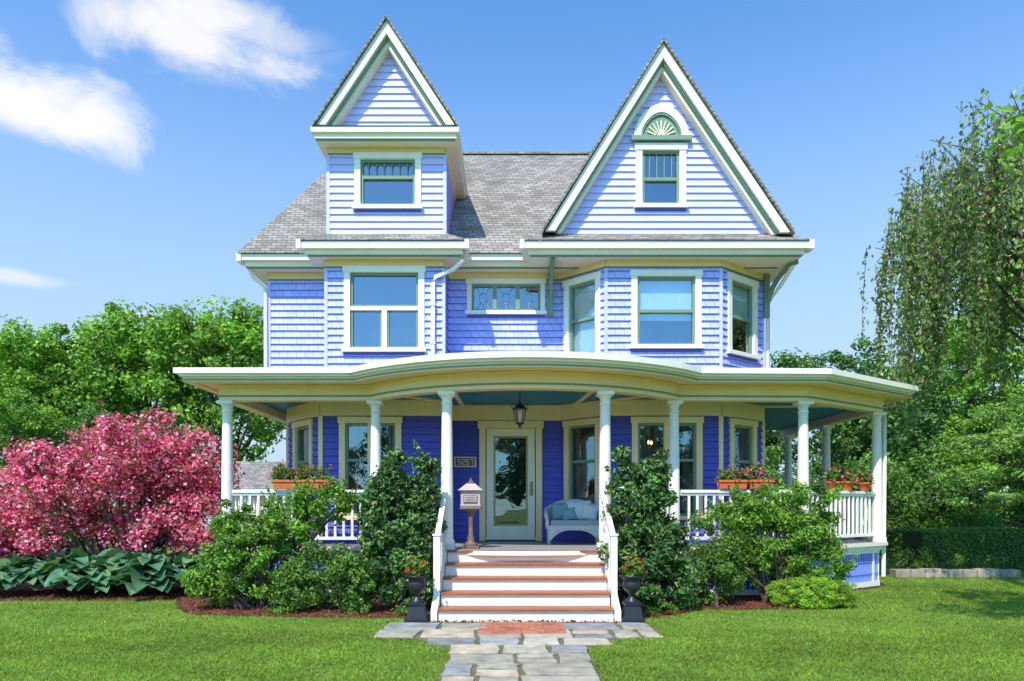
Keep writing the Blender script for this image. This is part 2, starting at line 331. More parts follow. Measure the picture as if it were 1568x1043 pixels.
# --- first floor
w1=[((-4.45,20.2),(-4.45,13.6)),((-4.45,13.6),(-3.5,Y0)),((-3.5,Y0),(-1.25,Y0)),((-1.25,Y0),(-1.25,YR)),((-1.25,YR),(.95,YR)),
    ((.95,YR),(1.72,Y0)),((1.72,Y0),(3.82,Y0)),((3.82,Y0),(4.88,13.3)),((4.88,13.3),(4.88,20.2)),((4.88,20.2),(-4.45,20.2))]
for i,(a,b) in enumerate(w1):
    f=F(a,b); ops=[]; kw=dict(casm='cream',bm='curt',gm='glassd',mid=.6)
    if i==1: ops.append(window(f,.30,1.15,1.30,3.18,'double',**kw))
    if i==2: ops.append(window(f,.34,1.48,1.30,3.18,'pair',**kw))
    if i==5: ops.append(window(f,.10,.94,1.30,3.18,'double',**kw))
    if i==6: ops.append(window(f,.47,1.76,1.30,3.18,'pair',**kw))
    if i==7: ops.append(window(f,.24,1.08,1.30,3.18,'double',**kw))
    if i==4: ops.append((.62+.05,1.83-.05,.8,3.14))
    wall(f,.80,3.5,ops,'deep_shade_blue')
    TR.lbox(f,0.002,f.L-.002,0.001,.045,3.20,3.495,'cream')
for x,y in ((-3.5,Y0),(-1.25,Y0),(1.72,Y0),(3.82,Y0),(-4.45,13.6),(4.88,13.3)):
    TR.box(x-.04,x+.04,y-.04,y+.04,.87,3.2,'cream')
# chandelier seen through the bay window
ch=MB([]); cx,cy,cz=2.50,12.78,2.72
ch.tube([(cx,cy,3.05),(cx,cy,cz-.05)],.008,'plaque',6)
for k in range(5):
    a=2*math.pi*k/5; ex,ey=cx+.11*math.cos(a),cy+.11*math.sin(a)
    ch.tube([(cx,cy,cz-.05),(cx+.06*math.cos(a),cy+.06*math.sin(a),cz-.09),(ex,ey,cz-.02)],.006,'plaque',5)
    ch.lathe(ex,ey,[(.008,cz-.02),(.02,cz),(.024,cz+.02),(.012,cz+.045),(.001,cz+.055)],'bulb',10)
ch.build('chandelier',house)
# --- door
f=F((-1.25,YR),(.95,YR)); DR=MB([])
s0,s1=.62,1.83
DR.lbox(f,s0,s0+.12,-.1,.06,.88,3.05,'cream');DR.lbox(f,s1-.12,s1,-.1,.06,.88,3.05,'cream');DR.lbox(f,s0-.03,s1+.03,-.1,.075,3.05,3.19,'cream')
DR.lbox(f,s0+.125,s1-.125,-.04,.01,.9,.95,'pale')
a,b=s0+.125,s1-.125
DR.lbox(f,a,a+.15,-.04,.02,.95,3.045,'pale');DR.lbox(f,b-.15,b,-.04,.02,.95,3.045,'pale')
DR.lbox(f,a+.15,b-.15,-.04,.018,.95,1.17,'pale');DR.lbox(f,a+.15,b-.15,-.04,.018,2.9,3.045,'pale')
for (x0,x1,q0,q1) in ((a+.15,a+.185,1.17,2.9),(b-.185,b-.15,1.17,2.9),(a+.185,b-.185,1.17,1.205),(a+.185,b-.185,2.865,2.9)):
    DR.lbox(f,x0,x1,-.03,.026,q0,q1,'plaque')
DR.lbox(f,a,a+.012,.02,.024,.95,3.04,'dark'); DR.lbox(f,b-.012,b,.02,.024,.95,3.04,'dark')
GL.add([f.pt(a+.15,-.01,1.17),f.pt(b-.15,-.01,1.17),f.pt(b-.15,-.01,2.9),f.pt(a+.15,-.01,2.9)],[(0,1,2,3)],'glassd')
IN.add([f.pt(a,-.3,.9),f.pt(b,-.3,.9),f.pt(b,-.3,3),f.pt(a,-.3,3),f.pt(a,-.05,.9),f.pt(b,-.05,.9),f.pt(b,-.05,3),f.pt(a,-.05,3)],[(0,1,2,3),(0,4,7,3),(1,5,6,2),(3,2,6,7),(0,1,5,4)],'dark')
DR.lbox(f,b-.11,b-.05,.02,.035,1.75,2.02,'plaque')
kn=f.pt(b-.08,.07,1.85); DR.beam(f.pt(b-.08,.03,1.85),kn,.02,.02,'plaque'); DR.lathe(kn[0],kn[1],[(.001,1.82),(.028,1.835),(.033,1.85),(.028,1.865),(.001,1.88)],'plaque',12)
for z in (1.2,2.0,2.85): DR.lbox(f,a-.015,a+.012,.024,.036,z,z+.1,'plaque')
DR.lbox(f,.14,.56,.03,.06,2.30,2.50,'cream'); DR.lbox(f,.165,.535,.06,.066,2.325,2.475,'bronze')
def seg7(x,z,on,w=.045,h=.09):
    S={'a':((x,z+h),(x+w,z+h)),'b':((x+w,z+h/2),(x+w,z+h)),'c':((x+w,z),(x+w,z+h/2)),'d':((x,z),(x+w,z)),'e':((x,z),(x,z+h/2)),'f':((x,z+h/2),(x,z+h)),'g':((x,z+h/2),(x+w,z+h/2))}
    for c in on:
        (xa,za),(xb,zb)=S[c]; DR.lbox(f,min(xa,xb)-.006,max(xa,xb)+.006,.066,.074,min(za,zb)-.006,max(za,zb)+.006,'ivory')
seg7(.21,2.355,'acdfg');seg7(.29,2.355,'abged');seg7(.37,2.355,'acdfg');seg7(.45,2.355,'abc')
DR.build('front_door',house,.004)
# --- third-floor tower
TL,TRt=-3.36,-1.23
f=F((TL,Y0),(TRt,Y0)); wall(f,6.5,8.12,[window(f,.48,1.70,6.97,8.0,'divided',mid=.62)],'siding')
TR.lbox(f,0,f.L,.001,.035,8.0,8.12,'cream'); TR.lbox(f,0,f.L,.001,.04,7.975,7.998,'green')
for a,b in (((TL,15.5),(TL,Y0)),((TRt,Y0),(TRt,15.5))):
    g=F(a,b); wall(g,6.4,8.12,[],'siding'); TR.lbox(g,.002,g.L,.001,.035,8.0,8.12,'cream')
for x in (TL,TRt): SID.box(x-.03,x+.03,Y0-.03,Y0+.03,6.5,7.97,'siding')
def gable(Fr,zb,zt,xl,xr,xa,ops,m):
    lo=lambda z: xl+(xa-xl)*min(1,(z-zb)/(zt-zb)); hi=lambda z: xr+(xa-xr)*min(1,(z-zb)/(zt-zb))
    wall(Fr,zb,zt,ops,m,lo,hi)
def rake(x0,z0,xp,zp,x1,z1,y0,y1,w,mt,inset=0):
    for xb,zb in ((x0,z0),(x1,z1)):
        th=math.atan2(zp-zb,abs(xp-xb)); sg=1 if xb<xp else -1
        dv=lambda q:q/math.cos(th); dh=lambda q:q/math.sin(th)*sg
        i,o=inset,inset+w
        TR.prism([(xb+dh(i),y0,zb),(xp,y0,zp-dv(i)),(xp,y0,zp-dv(o)),(xb+dh(o),y0,zb)],(0,y1-y0,0),mt)
f=F((-4,Y0),(0,Y0))
gable(f,8.28,10.0,.60,2.88,1.78,[],'siding')
rake(-3.49,8.36,-2.24,10.23,-1.02,8.36,12.18,12.26,.13,'ivory'); rake(-3.49,8.36,-2.24,10.23,-1.02,8.36,12.24,12.32,.03,'green',.13); rake(-3.49,8.36,-2.24,10.23,-1.02,8.36,12.30,12.49,.06,'pale',.16)
TR.box(-3.52,-.99,12.15,15.2,8.10,8.24,'pale'); TR.box(-3.57,-.94,12.10,15.2,8.19,8.285,'ivory'); TR.box(-3.50,-1.01,12.17,12.21,8.075,8.098,'green')
f=F((0,Y0),(6,Y0)); bw=window(f,2.26,3.18,6.99,8.17,'muntin',cas=.12,mid=.48)
gable(f,6.45,9.55,.72,4.82,2.70,[bw],'siding')
g3=(.60,6.47,2.70,9.82,4.97,6.44)
rake(*g3,12.18,12.26,.145,'ivory'); rake(*g3,12.24,12.32,.032,'green',.145); rake(*g3,12.30,12.49,.06,'pale',.177)
def ring(cx,cz,ri,ro,y0,y1,m,n=16,pt=.16):
    for k in range(n):
        a0=math.pi*k/n;a1=math.pi*(k+1)/n
        def P(r,a): return (cx+r*math.cos(a)*1.0, y0, cz+r*math.sin(a)*(1+pt*math.sin(a)**3))
        TR.prism([P(ri,a0),P(ro,a0),P(ro,a1),P(ri,a1)],(0,y1-y0,0),m)
ring(2.72,8.29,.37,.50,Y0-.09,Y0+.01,'ivory'); ring(2.72,8.29,.335,.368,Y0-.075,Y0+.01,'green'); ring(2.72,8.29,.02,.333,Y0-.045,Y0+.01,'green')
ring(2.72,8.29,.02,.08,Y0-.08,Y0-.046,'pale')
for k in range(1,10):
    a=math.pi*k/10; TR.beam((2.72+.1*math.cos(a),Y0-.055,8.29+.1*math.sin(a)),(2.72+.27*math.cos(a),Y0-.055,8.29+.29*math.sin(a)),.022,.02,'pale')
TR.box(2.17,3.27,Y0-.12,Y0+.01,8.20,8.285,'green')
TR.box(-5.03,5.05,12.82,20.6,6.055,6.20,'pale'); TR.box(-5.09,5.1,12.75,20.66,6.15,6.26,'ivory'); TR.box(-5.0,5.0,12.86,12.9,6.03,6.053,'green')
TR.box(-3.70,-.88,12.19,13.3,6.052,6.185,'pale'); TR.box(-3.77,-.81,12.12,13.3,6.135,6.262,'ivory'); TR.box(-3.66,-.92,12.23,12.27,6.025,6.05,'green')
TR.box(.28,5.23,12.19,20.3,6.05,6.183,'pale'); TR.box(.20,5.30,12.12,20.32,6.137,6.264,'ivory'); TR.box(.32,5.19,12.23,12.27,6.023,6.048,'green')
for x,y in ((-3.79,12.14),(-.80,12.14),(.18,12.14),(5.32,12.14),(-5.1,12.77)): TR.box(x-.04,x+.04,y-.05,y+.2,6.12,6.28,'ivory')
RF=MB([])
ez=6.268; rz=10.1;ry=16.6
RF.add([(-5.12,12.70,ez),(5.12,12.70,ez),(5.12,20.7,ez),(-5.12,20.7,ez),(-4.08,ry,rz),(4.0,ry,rz)],[(0,1,5,4),(1,2,5),(2,3,4,5),(3,0,4),(0,3,2,1)],'roof')
RF.beam((-4.08,ry,rz+.01),(4.0,ry,rz+.01),.14,.05,'roof')
def skirt(x0,x1,wx0,wx1,yb):
    RF.add([(x0,12.09,6.27),(x1,12.09,6.27),(wx1,12.52,6.56),(wx0,12.52,6.56),(x0,yb,6.27),(wx0,yb,6.56),(x1,yb,6.27),(wx1,yb,6.56)],[(0,1,2,3),(0,3,5,4),(1,6,7,2)],'roof')
    RF.add([(x0,12.09,6.272),(x1,12.09,6.272),(x1,12.1,6.292),(x0,12.1,6.292)],[(0,1,2,3)],'roof')
skirt(-3.80,-.78,-3.37,-1.22,13.6); skirt(.17,5.33,.50,5.0,14.5)
def groof(x0,z0,xp,zp,x1,z1,y0,y1,t=.05):
    for xb,zb in((x0,z0),(x1,z1)):
        th=math.atan2(zp-zb,abs(xp-xb)); dz=t/math.cos(th)
        RF.prism([(xb,y0,zb),(xp,y0,zp),(xp,y0,zp+dz),(xb,y0,zb+dz)],(0,y1-y0,0),'roof')
groof(-3.55,8.30,-2.24,10.235,-.96,8.30,12.12,17.2,.03)
groof(.54,6.42,2.70,9.825,5.03,6.39,12.12,18.5,.035)
RF.add([(-3.56,12.08,8.29),(-.95,12.08,8.29),(-1.1,12.5,8.42),(-3.4,12.5,8.42)],[(0,1,2,3)],'roof')
TR.prism([(.6,18.4,6.4),(2.7,18.4,9.78),(4.97,18.4,6.4)],(0,.05,0),'siding'); TR.prism([(-3.45,17.1,8.3),(-2.24,17.1,10.2),(-1.05,17.1,8.3)],(0,.05,0),'siding')
RF.build('roof',house,recalc=True)
def bracket(x,y,dx,dy):
    TR.box(x-.05,x+.05,y-.05,y+.04,5.2,6.02,'green')
    P=[(x+dx*(1-math.cos(t)),y+dy*(1-math.cos(t)),5.28+.74*math.sin(t)) for t in np.linspace(0,math.pi/2,8)]
    for p,q in zip(P[:-1],P[1:]): TR.beam(p,q,.07,.07,'green')
    if dx==0: TR.box(x-.035,x+.035,min(y,y+dy),y,5.97,6.02,'green')
bracket(.74,13.10,0,-.8); bracket(4.93,13.22,.28,-.75)
DS=MB([])
DS.tube([(-.86,12.25,6.12),(-.88,12.27,5.98),(-1.05,12.40,5.86),(-1.40,12.43,5.72),(-1.44,12.43,5.6),(-1.44,12.43,4.05)],.042,'ivory',10)
DS.tube([(5.2,12.5,6.05),(5.1,12.9,5.75),(4.98,13.28,5.5),(4.98,13.3,4.0)],.04,'ivory',10)
DS.tube([(-5.0,12.9,6.1),(-4.93,13.0,5.9),(-4.75,13.14,5.75),(-4.74,13.14,4.0)],.035,'ivory',10)
DS.tube([(7.45,13.25,3.66),(7.42,13.25,3.5),(7.16,13.12,3.3),(7.14,13.12,.2)],.04,'ivory',10)
for z in (5.2,4.5): DS.box(-1.49,-1.39,12.38,12.5,z,z+.03,'ivory')
DS.build('downspouts',house)
# ---------------------------------------------------------------- PORCH
CX,CY,R=.22,13.87,3.4; XL,XR=-4.86,7.0; YW=11.65; dxe=math.sqrt(R*R-(CY-YW)**2)
a0=math.asin(dxe/R)
def arc(aa,bb,n): return [(CX+R*math.sin(a),CY-R*math.cos(a)) for a in np.linspace(aa,bb,n)]
CP=[(XL,17.0),(XL,YW)]+arc(-a0,a0,25)+[(5.0,11.72),(XR,13.1),(XR,17.6)]
def offs(path,d):
    P=[np.array(p,float) for p in path];out=[]
    for i,p in enumerate(P):
        ns=[]
        if i>0: t=P[i]-P[i-1];t/=np.linalg.norm(t);ns.append(np.array([t[1],-t[0]]))
        if i<len(P)-1: t=P[i+1]-P[i];t/=np.linalg.norm(t);ns.append(np.array([t[1],-t[0]]))
        n=sum(ns);n/=np.linalg.norm(n); c=max(.5,float(n@ns[0])); out.append(p+n*d/c)
    return out
def ribbon(B,path,o0,o1,z0,z1,m):
    A=offs(path,o0);C=offs(path,o1);n=len(path);vs=[];fs=[]
    for i in range(n): vs+=[(*A[i],z0),(*C[i],z0),(*C[i],z1),(*A[i],z1)]
    for i in range(n-1):
        k=4*i
        for j in range(4): fs.append((k+j,k+4+j,k+4+(j+1)%4,k+(j+1)%4))
    fs+=[(0,1,2,3),(4*n-4,4*n-3,4*n-2,4*n-1)]
    B.add(vs,fs,m)
PT=MB([])
ribbon(PT,CP,-.10,.10,3.34,3.60,'cream'); ribbon(PT,CP,.101,.125,3.40,3.425,'green'); ribbon(PT,CP,-.125,.125,3.575,3.60,'cream')
ribbon(PT,CP,.126,.50,3.602,3.63,'cream'); ribbon(PT,CP,.38,.52,3.58,3.70,'cream'); ribbon(PT,CP,.521,.535,3.60,3.625,'green')
ribbon(PT,CP,.50,.56,3.66,3.76,'ivory'); ribbon(PT,CP,.54,.62,3.70,3.79,'ivory')
pts=offs(CP,-.05); n=len(pts)
PT.add([(*p,3.50) for p in pts],[tuple(range(n))],'teal')
for a,b in (((-2.3,11.7),(-1.3,12.6)),((2.75,11.7),(1.8,12.5)),((-1.0,10.8),(-.95,13.2)),((1.42,10.8),(1.2,13)),((-4.8,11.7),(-3.55,12.6)),((5.0,11.8),(3.95,12.6)),((4.9,13.3),(6.9,13.2))):
    PT.beam((*a,3.485),(*b,3.485),.08,.03,'cream')
pf=offs(CP,.14)
PT.add([(*p,.868) for p in pf],[tuple(range(n))],'floor')
ribbon(PT,CP,.03,.17,.80,.866,'pale'); ribbon(PT,CP,.02,.09,.72,.80,'ivory')
eo=offs(CP,.60); vs=[];fs=[]
for i,p in enumerate(eo):
    q=(min(max(p[0],-4.6),4.8),max(p[1],13.0) if -4.6<p[0]<4.8 else max(p[1],13.3)); vs+=[(*p,3.785),(*q,3.99)]
    if i: fs.append((2*i-2,2*i,2*i+1,2*i-1))
PT.add(vs,fs,'roof')
PT.build('porch_trim',house,.004)
CO=MB([])
cols=[(XL,16.4),(XL,YW),(CX-dxe+.03,YW),(-1.02,CY-math.sqrt(R*R-1.24**2)),(1.46,CY-math.sqrt(R*R-1.24**2)),(CX+dxe-.03,YW),(5.0,11.72),(XR,13.1),(XR,15.2),(XR,17.3)]
for x,y in cols:
    CO.box(x-.125,x+.125,y-.125,y+.125,.869,.96,'ivory')
    CO.lathe(x,y,[(.118,.96),(.125,.985),(.118,1.01),(.1,1.03),(.097,1.06),(.096,1.6),(.092,2.2),(.082,2.9),(.078,3.13),(.09,3.14),(.09,3.165),(.078,3.17),(.078,3.22),(.10,3.26),(.118,3.28)],'ivory',24)
    CO.box(x-.13,x+.13,y-.13,y+.13,3.28,3.338,'ivory')
CO.build('porch_columns',house,.004)
RL=MB([])
def rail(path):
    P=[np.array(p,float) for p in path]
    for a,b in zip(P[:-1],P[1:]):
        for z,h,w in ((1.80,.05,.10),(1.75,.04,.05),(1.0,.05,.06)): RL.beam((*a,z),(*b,z),w,h,'ivory')
    L=[0]
    for a,b in zip(P[:-1],P[1:]): L.append(L[-1]+np.linalg.norm(b-a))
    n=int(L[-1]/.14)
    for k in range(1,n):
        s=L[-1]*k/n; i=max(j for j in range(len(L)-1) if L[j]<=s+1e-9); t=(s-L[i])/(L[i+1]-L[i]); p=P[i]*(1-t)+P[i+1]*t
        RL.box(p[0]-.02,p[0]+.02,p[1]-.02,p[1]+.02,1.02,1.735,'ivory')
ast=math.asin(1.24/R)
rail([(XL,16.3),(XL,YW+.1)]);rail([(XL+.1,YW),(CX-dxe-.08,YW)]);rail(arc(-a0+.04,-ast-.03,6));rail(arc(ast+.03,a0-.04,6));rail([(CX+dxe+.08,YW),(4.9,11.72)]);rail([(5.1,11.78),(6.9,13.04)]);rail([(XR,13.2),(XR,15.1)]);rail([(XR,15.3),(XR,17.2)])
for x in (-1.04,1.41):
    RL.beam((x,10.66,1.79),(x,9.50,1.12),.075,.045,'ivory'); RL.beam((x,10.66,1.06),(x,9.50,.42),.05,.045,'ivory')
    for k in range(1,10):
        t=k/10; y=10.66-1.16*t; RL.box(x-.018,x+.018,y-.018,y+.018,1.06-.64*t,1.775-.67*t,'ivory')
    RL.box(x-.045,x+.045,9.41,9.50,.02,1.14,'ivory'); RL.box(x-.058,x+.058,9.397,9.513,1.14,1.165,'ivory')
RL.build('porch_railing',house,.003)
SK=MB([])
A=offs(CP,.0)
ribbon(SK,CP,-.02,.0,.05,.72,'deep_shade_blue'); ribbon(SK,CP,.0,.05,.03,.12,'ivory'); ribbon(SK,CP,.0,.045,.66,.72,'ivory')
for i in range(len(A)-1):
    a,b=A[i],A[i+1];L=np.linalg.norm(b-a);n=max(1,int(L/.085)); fr=F(a,b)
    for k in range(n):
        s=(k+.5)*L/n
        SK.lbox(fr,s-.024,s+.024,.002,.03,.12,.66,'lattice')
    if L>1:
        for z in (.28,.50): SK.lbox(fr,0,L,.031,.04,z-.012,z+.012,'lattice')
        for k in range(int(L/1.1)+1):
            s=k*1.1; SK.lbox(fr,s,min(L,s+.06),.003,.045,.12,.66,'ivory')
SK.build('porch_skirt_lattice',house)
ST=MB([])
for i in range(5):
    z=.87-.174*i; y=10.40-.33*i
    ST.box(-.985,1.355,y+.03,y+.36 if i else 10.8,0.0,z-.027,'ivory')
    ST.box(-.99,1.36,y-.005,y+.355 if i else 10.75,z-.025,z+.001,'tread')
    if i==0: ST.box(-.98,1.35,y+.05,10.74,z+.002,z+.006,'floor')
for x0,x1 in ((-1.08,-.995),(1.365,1.45)):
    ST.prism([(x0,10.75,0.01),(x0,9.06,0.01),(x0,9.06,.16),(x0,10.36,.86),(x0,10.75,.86)],(x1-x0,0,0),'ivory')
ST.build('front_steps',house,.004)
SID.build('siding',house,recalc=False);TR.build('trim',house,.004);SA.build('window_sashes',house);GL.build('window_panes',house,recalc=False);IN.build('window_interiors',house,recalc=False)

# ---------------------------------------------------------------- porch objects
mb=MB([]); x,y=-.66,10.95
mb.box(x-.13,x+.13,y-.13,y+.13,.875,.92,'bronze')
mb.lathe(x,y,[(.115,.92),(.12,.94),(.07,.97),(.05,1.0),(.06,1.04),(.04,1.08),(.035,1.3),(.045,1.38),(.04,1.42),(.09,1.47),(.12,1.50)],'bronze',16)
mb.box(x-.17,x+.17,y-.13,y+.13,1.50,1.53,'bronze'); mb.box(x-.155,x+.155,y-.115,y+.115,1.53,1.80,'mailbox')
for q in (1.56,1.77): mb.box(x-.165,x+.165,y-.125,y+.125,q-.01,q+.01,'mailbox')
mb.box(x-.11,x+.11,y-.13,y-.116,1.60,1.72,'bronze'); mb.box(x-.095,x+.095,y-.136,y-.131,1.615,1.705,'mailbox')
for k in range(3): mb.box(x-.08,x+.08,y-.14,y-.137,1.63+.025*k,1.64+.025*k,'bronze')
zb=1.80; c=[(x-.2,y-.16,zb),(x+.2,y-.16,zb),(x+.2,y+.16,zb),(x-.2,y+.16,zb),(x-.07,y-.05,zb+.11),(x+.07,y-.05,zb+.11),(x+.07,y+.05,zb+.11),(x-.07,y+.05,zb+.11)]
mb.hexa(c,'mailbox'); mb.lathe(x,y,[(.05,zb+.11),(.055,zb+.13),(.02,zb+.16),(.025,zb+.18),(.002,zb+.2)],'bronze',12)
mb.build('pedestal_mailbox',None,.004)
ln=MB([]); x,y=.13,11.3
ln.lathe(x,y,[(.06,3.499),(.06,3.485),(.02,3.46)],'iron',12)
for k in range(6): ln.tube([(x+.012*math.cos(t)*(k%2),y+.012*math.cos(t)*(1-k%2),3.455-.032*k-.016+.02*math.sin(t)) for t in np.linspace(0,2*math.pi,9)],.005,'iron',4)
ln.lathe(x,y,[(.01,3.28),(.02,3.27),(.02,3.25),(.06,3.22),(.12,3.16),(.125,3.15)],'iron',6,False)
ln.lathe(x,y,[(.10,3.15),(.06,2.93)],'glassd',6,False)
for k in range(6):
    a=math.pi*2*k/6; ln.beam((x+.107*math.cos(a),y+.107*math.sin(a),3.16),(x+.063*math.cos(a),y+.063*math.sin(a),2.93),.014,.014,'iron')
    ln.tube([(x+(.10+.035*math.sin(t))*math.cos(a),y+(.10+.035*math.sin(t))*math.sin(a),3.15+.10*t/3.14) for t in np.linspace(0,3.14,6)],.006,'iron',4)
ln.lathe(x,y,[(.068,2.93),(.06,2.91),(.02,2.88),(.028,2.86),(.002,2.83)],'iron',12); ln.lathe(x,y,[(.012,2.95),(.012,3.07)],'ivory',8)
ln.build('hanging_porch_lantern')
ls=MB([]); x0,x1,yf,yb,zf=.60,1.60,12.02,12.42,.87
for xx in (x0+.06,x1-.06):
    for yy in (yf+.04,yb-.02): ls.lathe(xx,yy,[(.022,zf),(.028,zf+.1),(.03,zf+.3)],'wicker',10)
ls.box(x0+.04,x1-.04,yf,yb,zf+.27,zf+.34,'wicker')
n=14; top=[]
for k in range(n+1):
    t=k/n; xx=x0+.04+(x1-x0-.08)*t; zz=zf+.62+.16*math.sin(math.pi*t)**.7; top.append((xx,yb+.02,zz))
ls.prism([(x0+.04,yb,zf+.3)]+[(p[0],yb,p[2]) for p in top]+[(x1-.04,yb,zf+.3)],(0,.04,0),'wicker'); ls.tube(top,.032,'wicker',8)
for xx,s in ((x0+.03,-1),(x1-.03,1)):
    P=[(xx,yb+.02,zf+.64),(xx+s*.02,yb-.15,zf+.60),(xx+s*.03,yf+.08,zf+.56),(xx+s*.03,yf-.02,zf+.52),(xx+s*.01,yf-.02,zf+.38),(xx,yf+.03,zf+.28)]
    ls.tube(P,.036,'wicker',8); ls.prism([(xx-.015,yb,zf+.3),(xx-.015,yf+.02,zf+.3),(xx-.015,yf+.02,zf+.52),(xx-.015,yb,zf+.62)],(.03,0,0),'wicker')
P=[(x0+.06+(x1-x0-.12)*t,yf-.005,zf+.27-.20*abs(2*t-1)**3) for t in np.linspace(0,1,13)]; ls.tube(P,.02,'wicker',6)
ls.prism([(p[0],yf-.005,p[2]) for p in P]+[(x1-.06,yf-.005,zf+.3),(x0+.06,yf-.005,zf+.3)],(0,.02,0),'wicker')
def pillow(cx,cy,cz,w,h,d,m,tilt=0.25,rot=0):
    vs=[];fs=[];n=10
    for s in (-1,1):
        for i in range(n+1):
            for j in range(n+1):
                u=2*i/n-1;v=2*j/n-1; puff=((1-u**4)*(1-v**4))**.5; uu=u*(1-.08*(1-abs(v)));vv=v*(1-.08*(1-abs(u)))
                X=uu*w/2;Z=vv*h/2;Yv=s*puff*d/2; X2=X*math.cos(rot)-Z*math.sin(rot);Z2=X*math.sin(rot)+Z*math.cos(rot)
                vs.append((cx+X2,cy+Yv+Z2*tilt,cz+Z2))
    for s in (0,1):
        o=s*(n+1)**2
        for i in range(n):
            for j in range(n): fs.append((o+i*(n+1)+j,o+(i+1)*(n+1)+j,o+(i+1)*(n+1)+j+1,o+i*(n+1)+j+1))
    ls.add(vs,fs,m,True)
ls.box(x0+.08,x1-.08,yf+.0,yb-.03,zf+.345,zf+.43,'cush')
pillow(x0+.27,yb-.1,zf+.58,.34,.32,.13,'cush'); pillow(x1-.40,yb-.1,zf+.6,.46,.36,.13,'cush2'); pillow(x0+.42,yb-.2,zf+.53,.26,.22,.10,'cush',.3,.2); pillow(x1-.2,yb-.16,zf+.57,.3,.3,.1,'cush2',.3,-.2)
ls.build('wicker_loveseat',None,.006)
PINK=[((.75,.04,.05),3),((.8,.12,.28),2),((.8,.2,.4),1)]
GRN=[((.10,.24,.03),2),((.15,.32,.05),2),((.07,.17,.03),1)]
def flowerbox(name,p0,p1,z,seed,h=.15,d=.17):
    root=empty(name); f=F(p0,p1); b=MB([])
    w=d/2
    P=[f.pt(.015,-w*.8,z),f.pt(f.L-.015,-w*.8,z),f.pt(f.L-.015,w*.8,z),f.pt(.015,w*.8,z),f.pt(0,-w,z+h),f.pt(f.L,-w,z+h),f.pt(f.L,w,z+h),f.pt(0,w,z+h)]
    b.hexa(P,'terra'); b.lbox(f,-.01,f.L+.01,w,w+.012,z+h-.035,z+h+.005,'terra'); b.lbox(f,-.01,f.L+.01,-w-.012,-w,z+h-.035,z+h+.005,'terra'); b.lbox(f,.01,f.L-.01,-w+.01,w-.01,z+h,z+h+.006,'mulch')
    b.build('box',root,.004)
    lob=[]; rr=random.Random(seed); nn=max(2,int(f.L/.14))
    for k in range(nn):
        q=f.pt(f.L*(k+.5)/nn,0,z+h+.06+rr.random()*.07); lob.append((*q,.10,.10,.09+rr.random()*.07))
    o=plant('flowers',lob,32,.06,24,.045,GRN,base=(*(f.pt(f.L/2,0,z+h)[:2]),z+h),seed=seed,aspect=.8,flower=(.14,PINK,.05,'petal'),trunk_r=.006,stems=6,zmin=z+h-.06,sprays=6); o.parent=root
flowerbox('flower_box',(-3.62,11.60),(-3.08,11.60),1.84,5); flowerbox('flower_box',(-4.05,11.60),(-3.68,11.60),1.84,6)
flowerbox('flower_box',(3.52,11.66),(4.0,11.66),1.84,7); flowerbox('flower_box',(4.04,11.66),(4.44,11.66),1.84,8)
def pot(name,x,y,z,r,h,seed,m='terra'):
    root=empty(name); b=MB([]); b.lathe(x,y,[(r*.7,z),(r*.95,z+h*.8),(r*1.08,z+h*.82),(r*1.08,z+h),(r*.95,z+h),(r*.93,z+h*.9)],m,18); b.build('pot',root)
    o=plant('geranium',[(x,y,z+h+.08,r*1.1,r*1.1,.12)],20,.06,22,.05,GRN,base=(x,y,z+h-.02),seed=seed,aspect=.9,flower=(.14,PINK,.05,'petal'),trunk_r=.006,stems=6,zmin=z+h-.05); o.parent=root
pot('flower_pot',5.75,12.24,1.83,.11,.16,11);pot('flower_pot',6.15,12.52,1.83,.12,.17,12);pot('flower_pot',6.62,12.83,1.83,.11,.16,13)
for x,sd in ((-1.27,21),(1.60,22)):
    y=9.12; root=empty('iron_urn'); b=MB([])
    b.box(x-.15,x+.15,y-.15,y+.15,0.0,.06,'iron'); b.hexa([(x-.13,y-.13,.06),(x+.13,y-.13,.06),(x+.13,y+.13,.06),(x-.13,y+.13,.06),(x-.095,y-.095,.24),(x+.095,y-.095,.24),(x+.095,y+.095,.24),(x-.095,y+.095,.24)],'iron')
    b.box(x-.115,x+.115,y-.115,y+.115,.24,.27,'iron')
    b.lathe(x,y,[(.09,.27),(.09,.29),(.04,.33),(.035,.36),(.05,.375),(.05,.39),(.10,.43),(.125,.48),(.12,.53),(.105,.56),(.14,.60),(.165,.61),(.165,.625),(.13,.625),(.11,.59)],'iron',24)
    for s in (-1,1): b.tube([(x+s*.12,y,.48),(x+s*.17,y,.49),(x+s*.18,y,.54),(x+s*.14,y,.57)],.01,'iron',6)
    b.build('urn',root)
    o=plant('geranium',[(x,y,.72,.14,.14,.13)],26,.06,22,.045,GRN,base=(x,y,.6),seed=sd,aspect=.9,flower=(.10,[((.7,.03,.02),3),((.8,.08,.06),1)],.045,'petal'),trunk_r=.006,stems=8,zmin=.58); o.parent=root

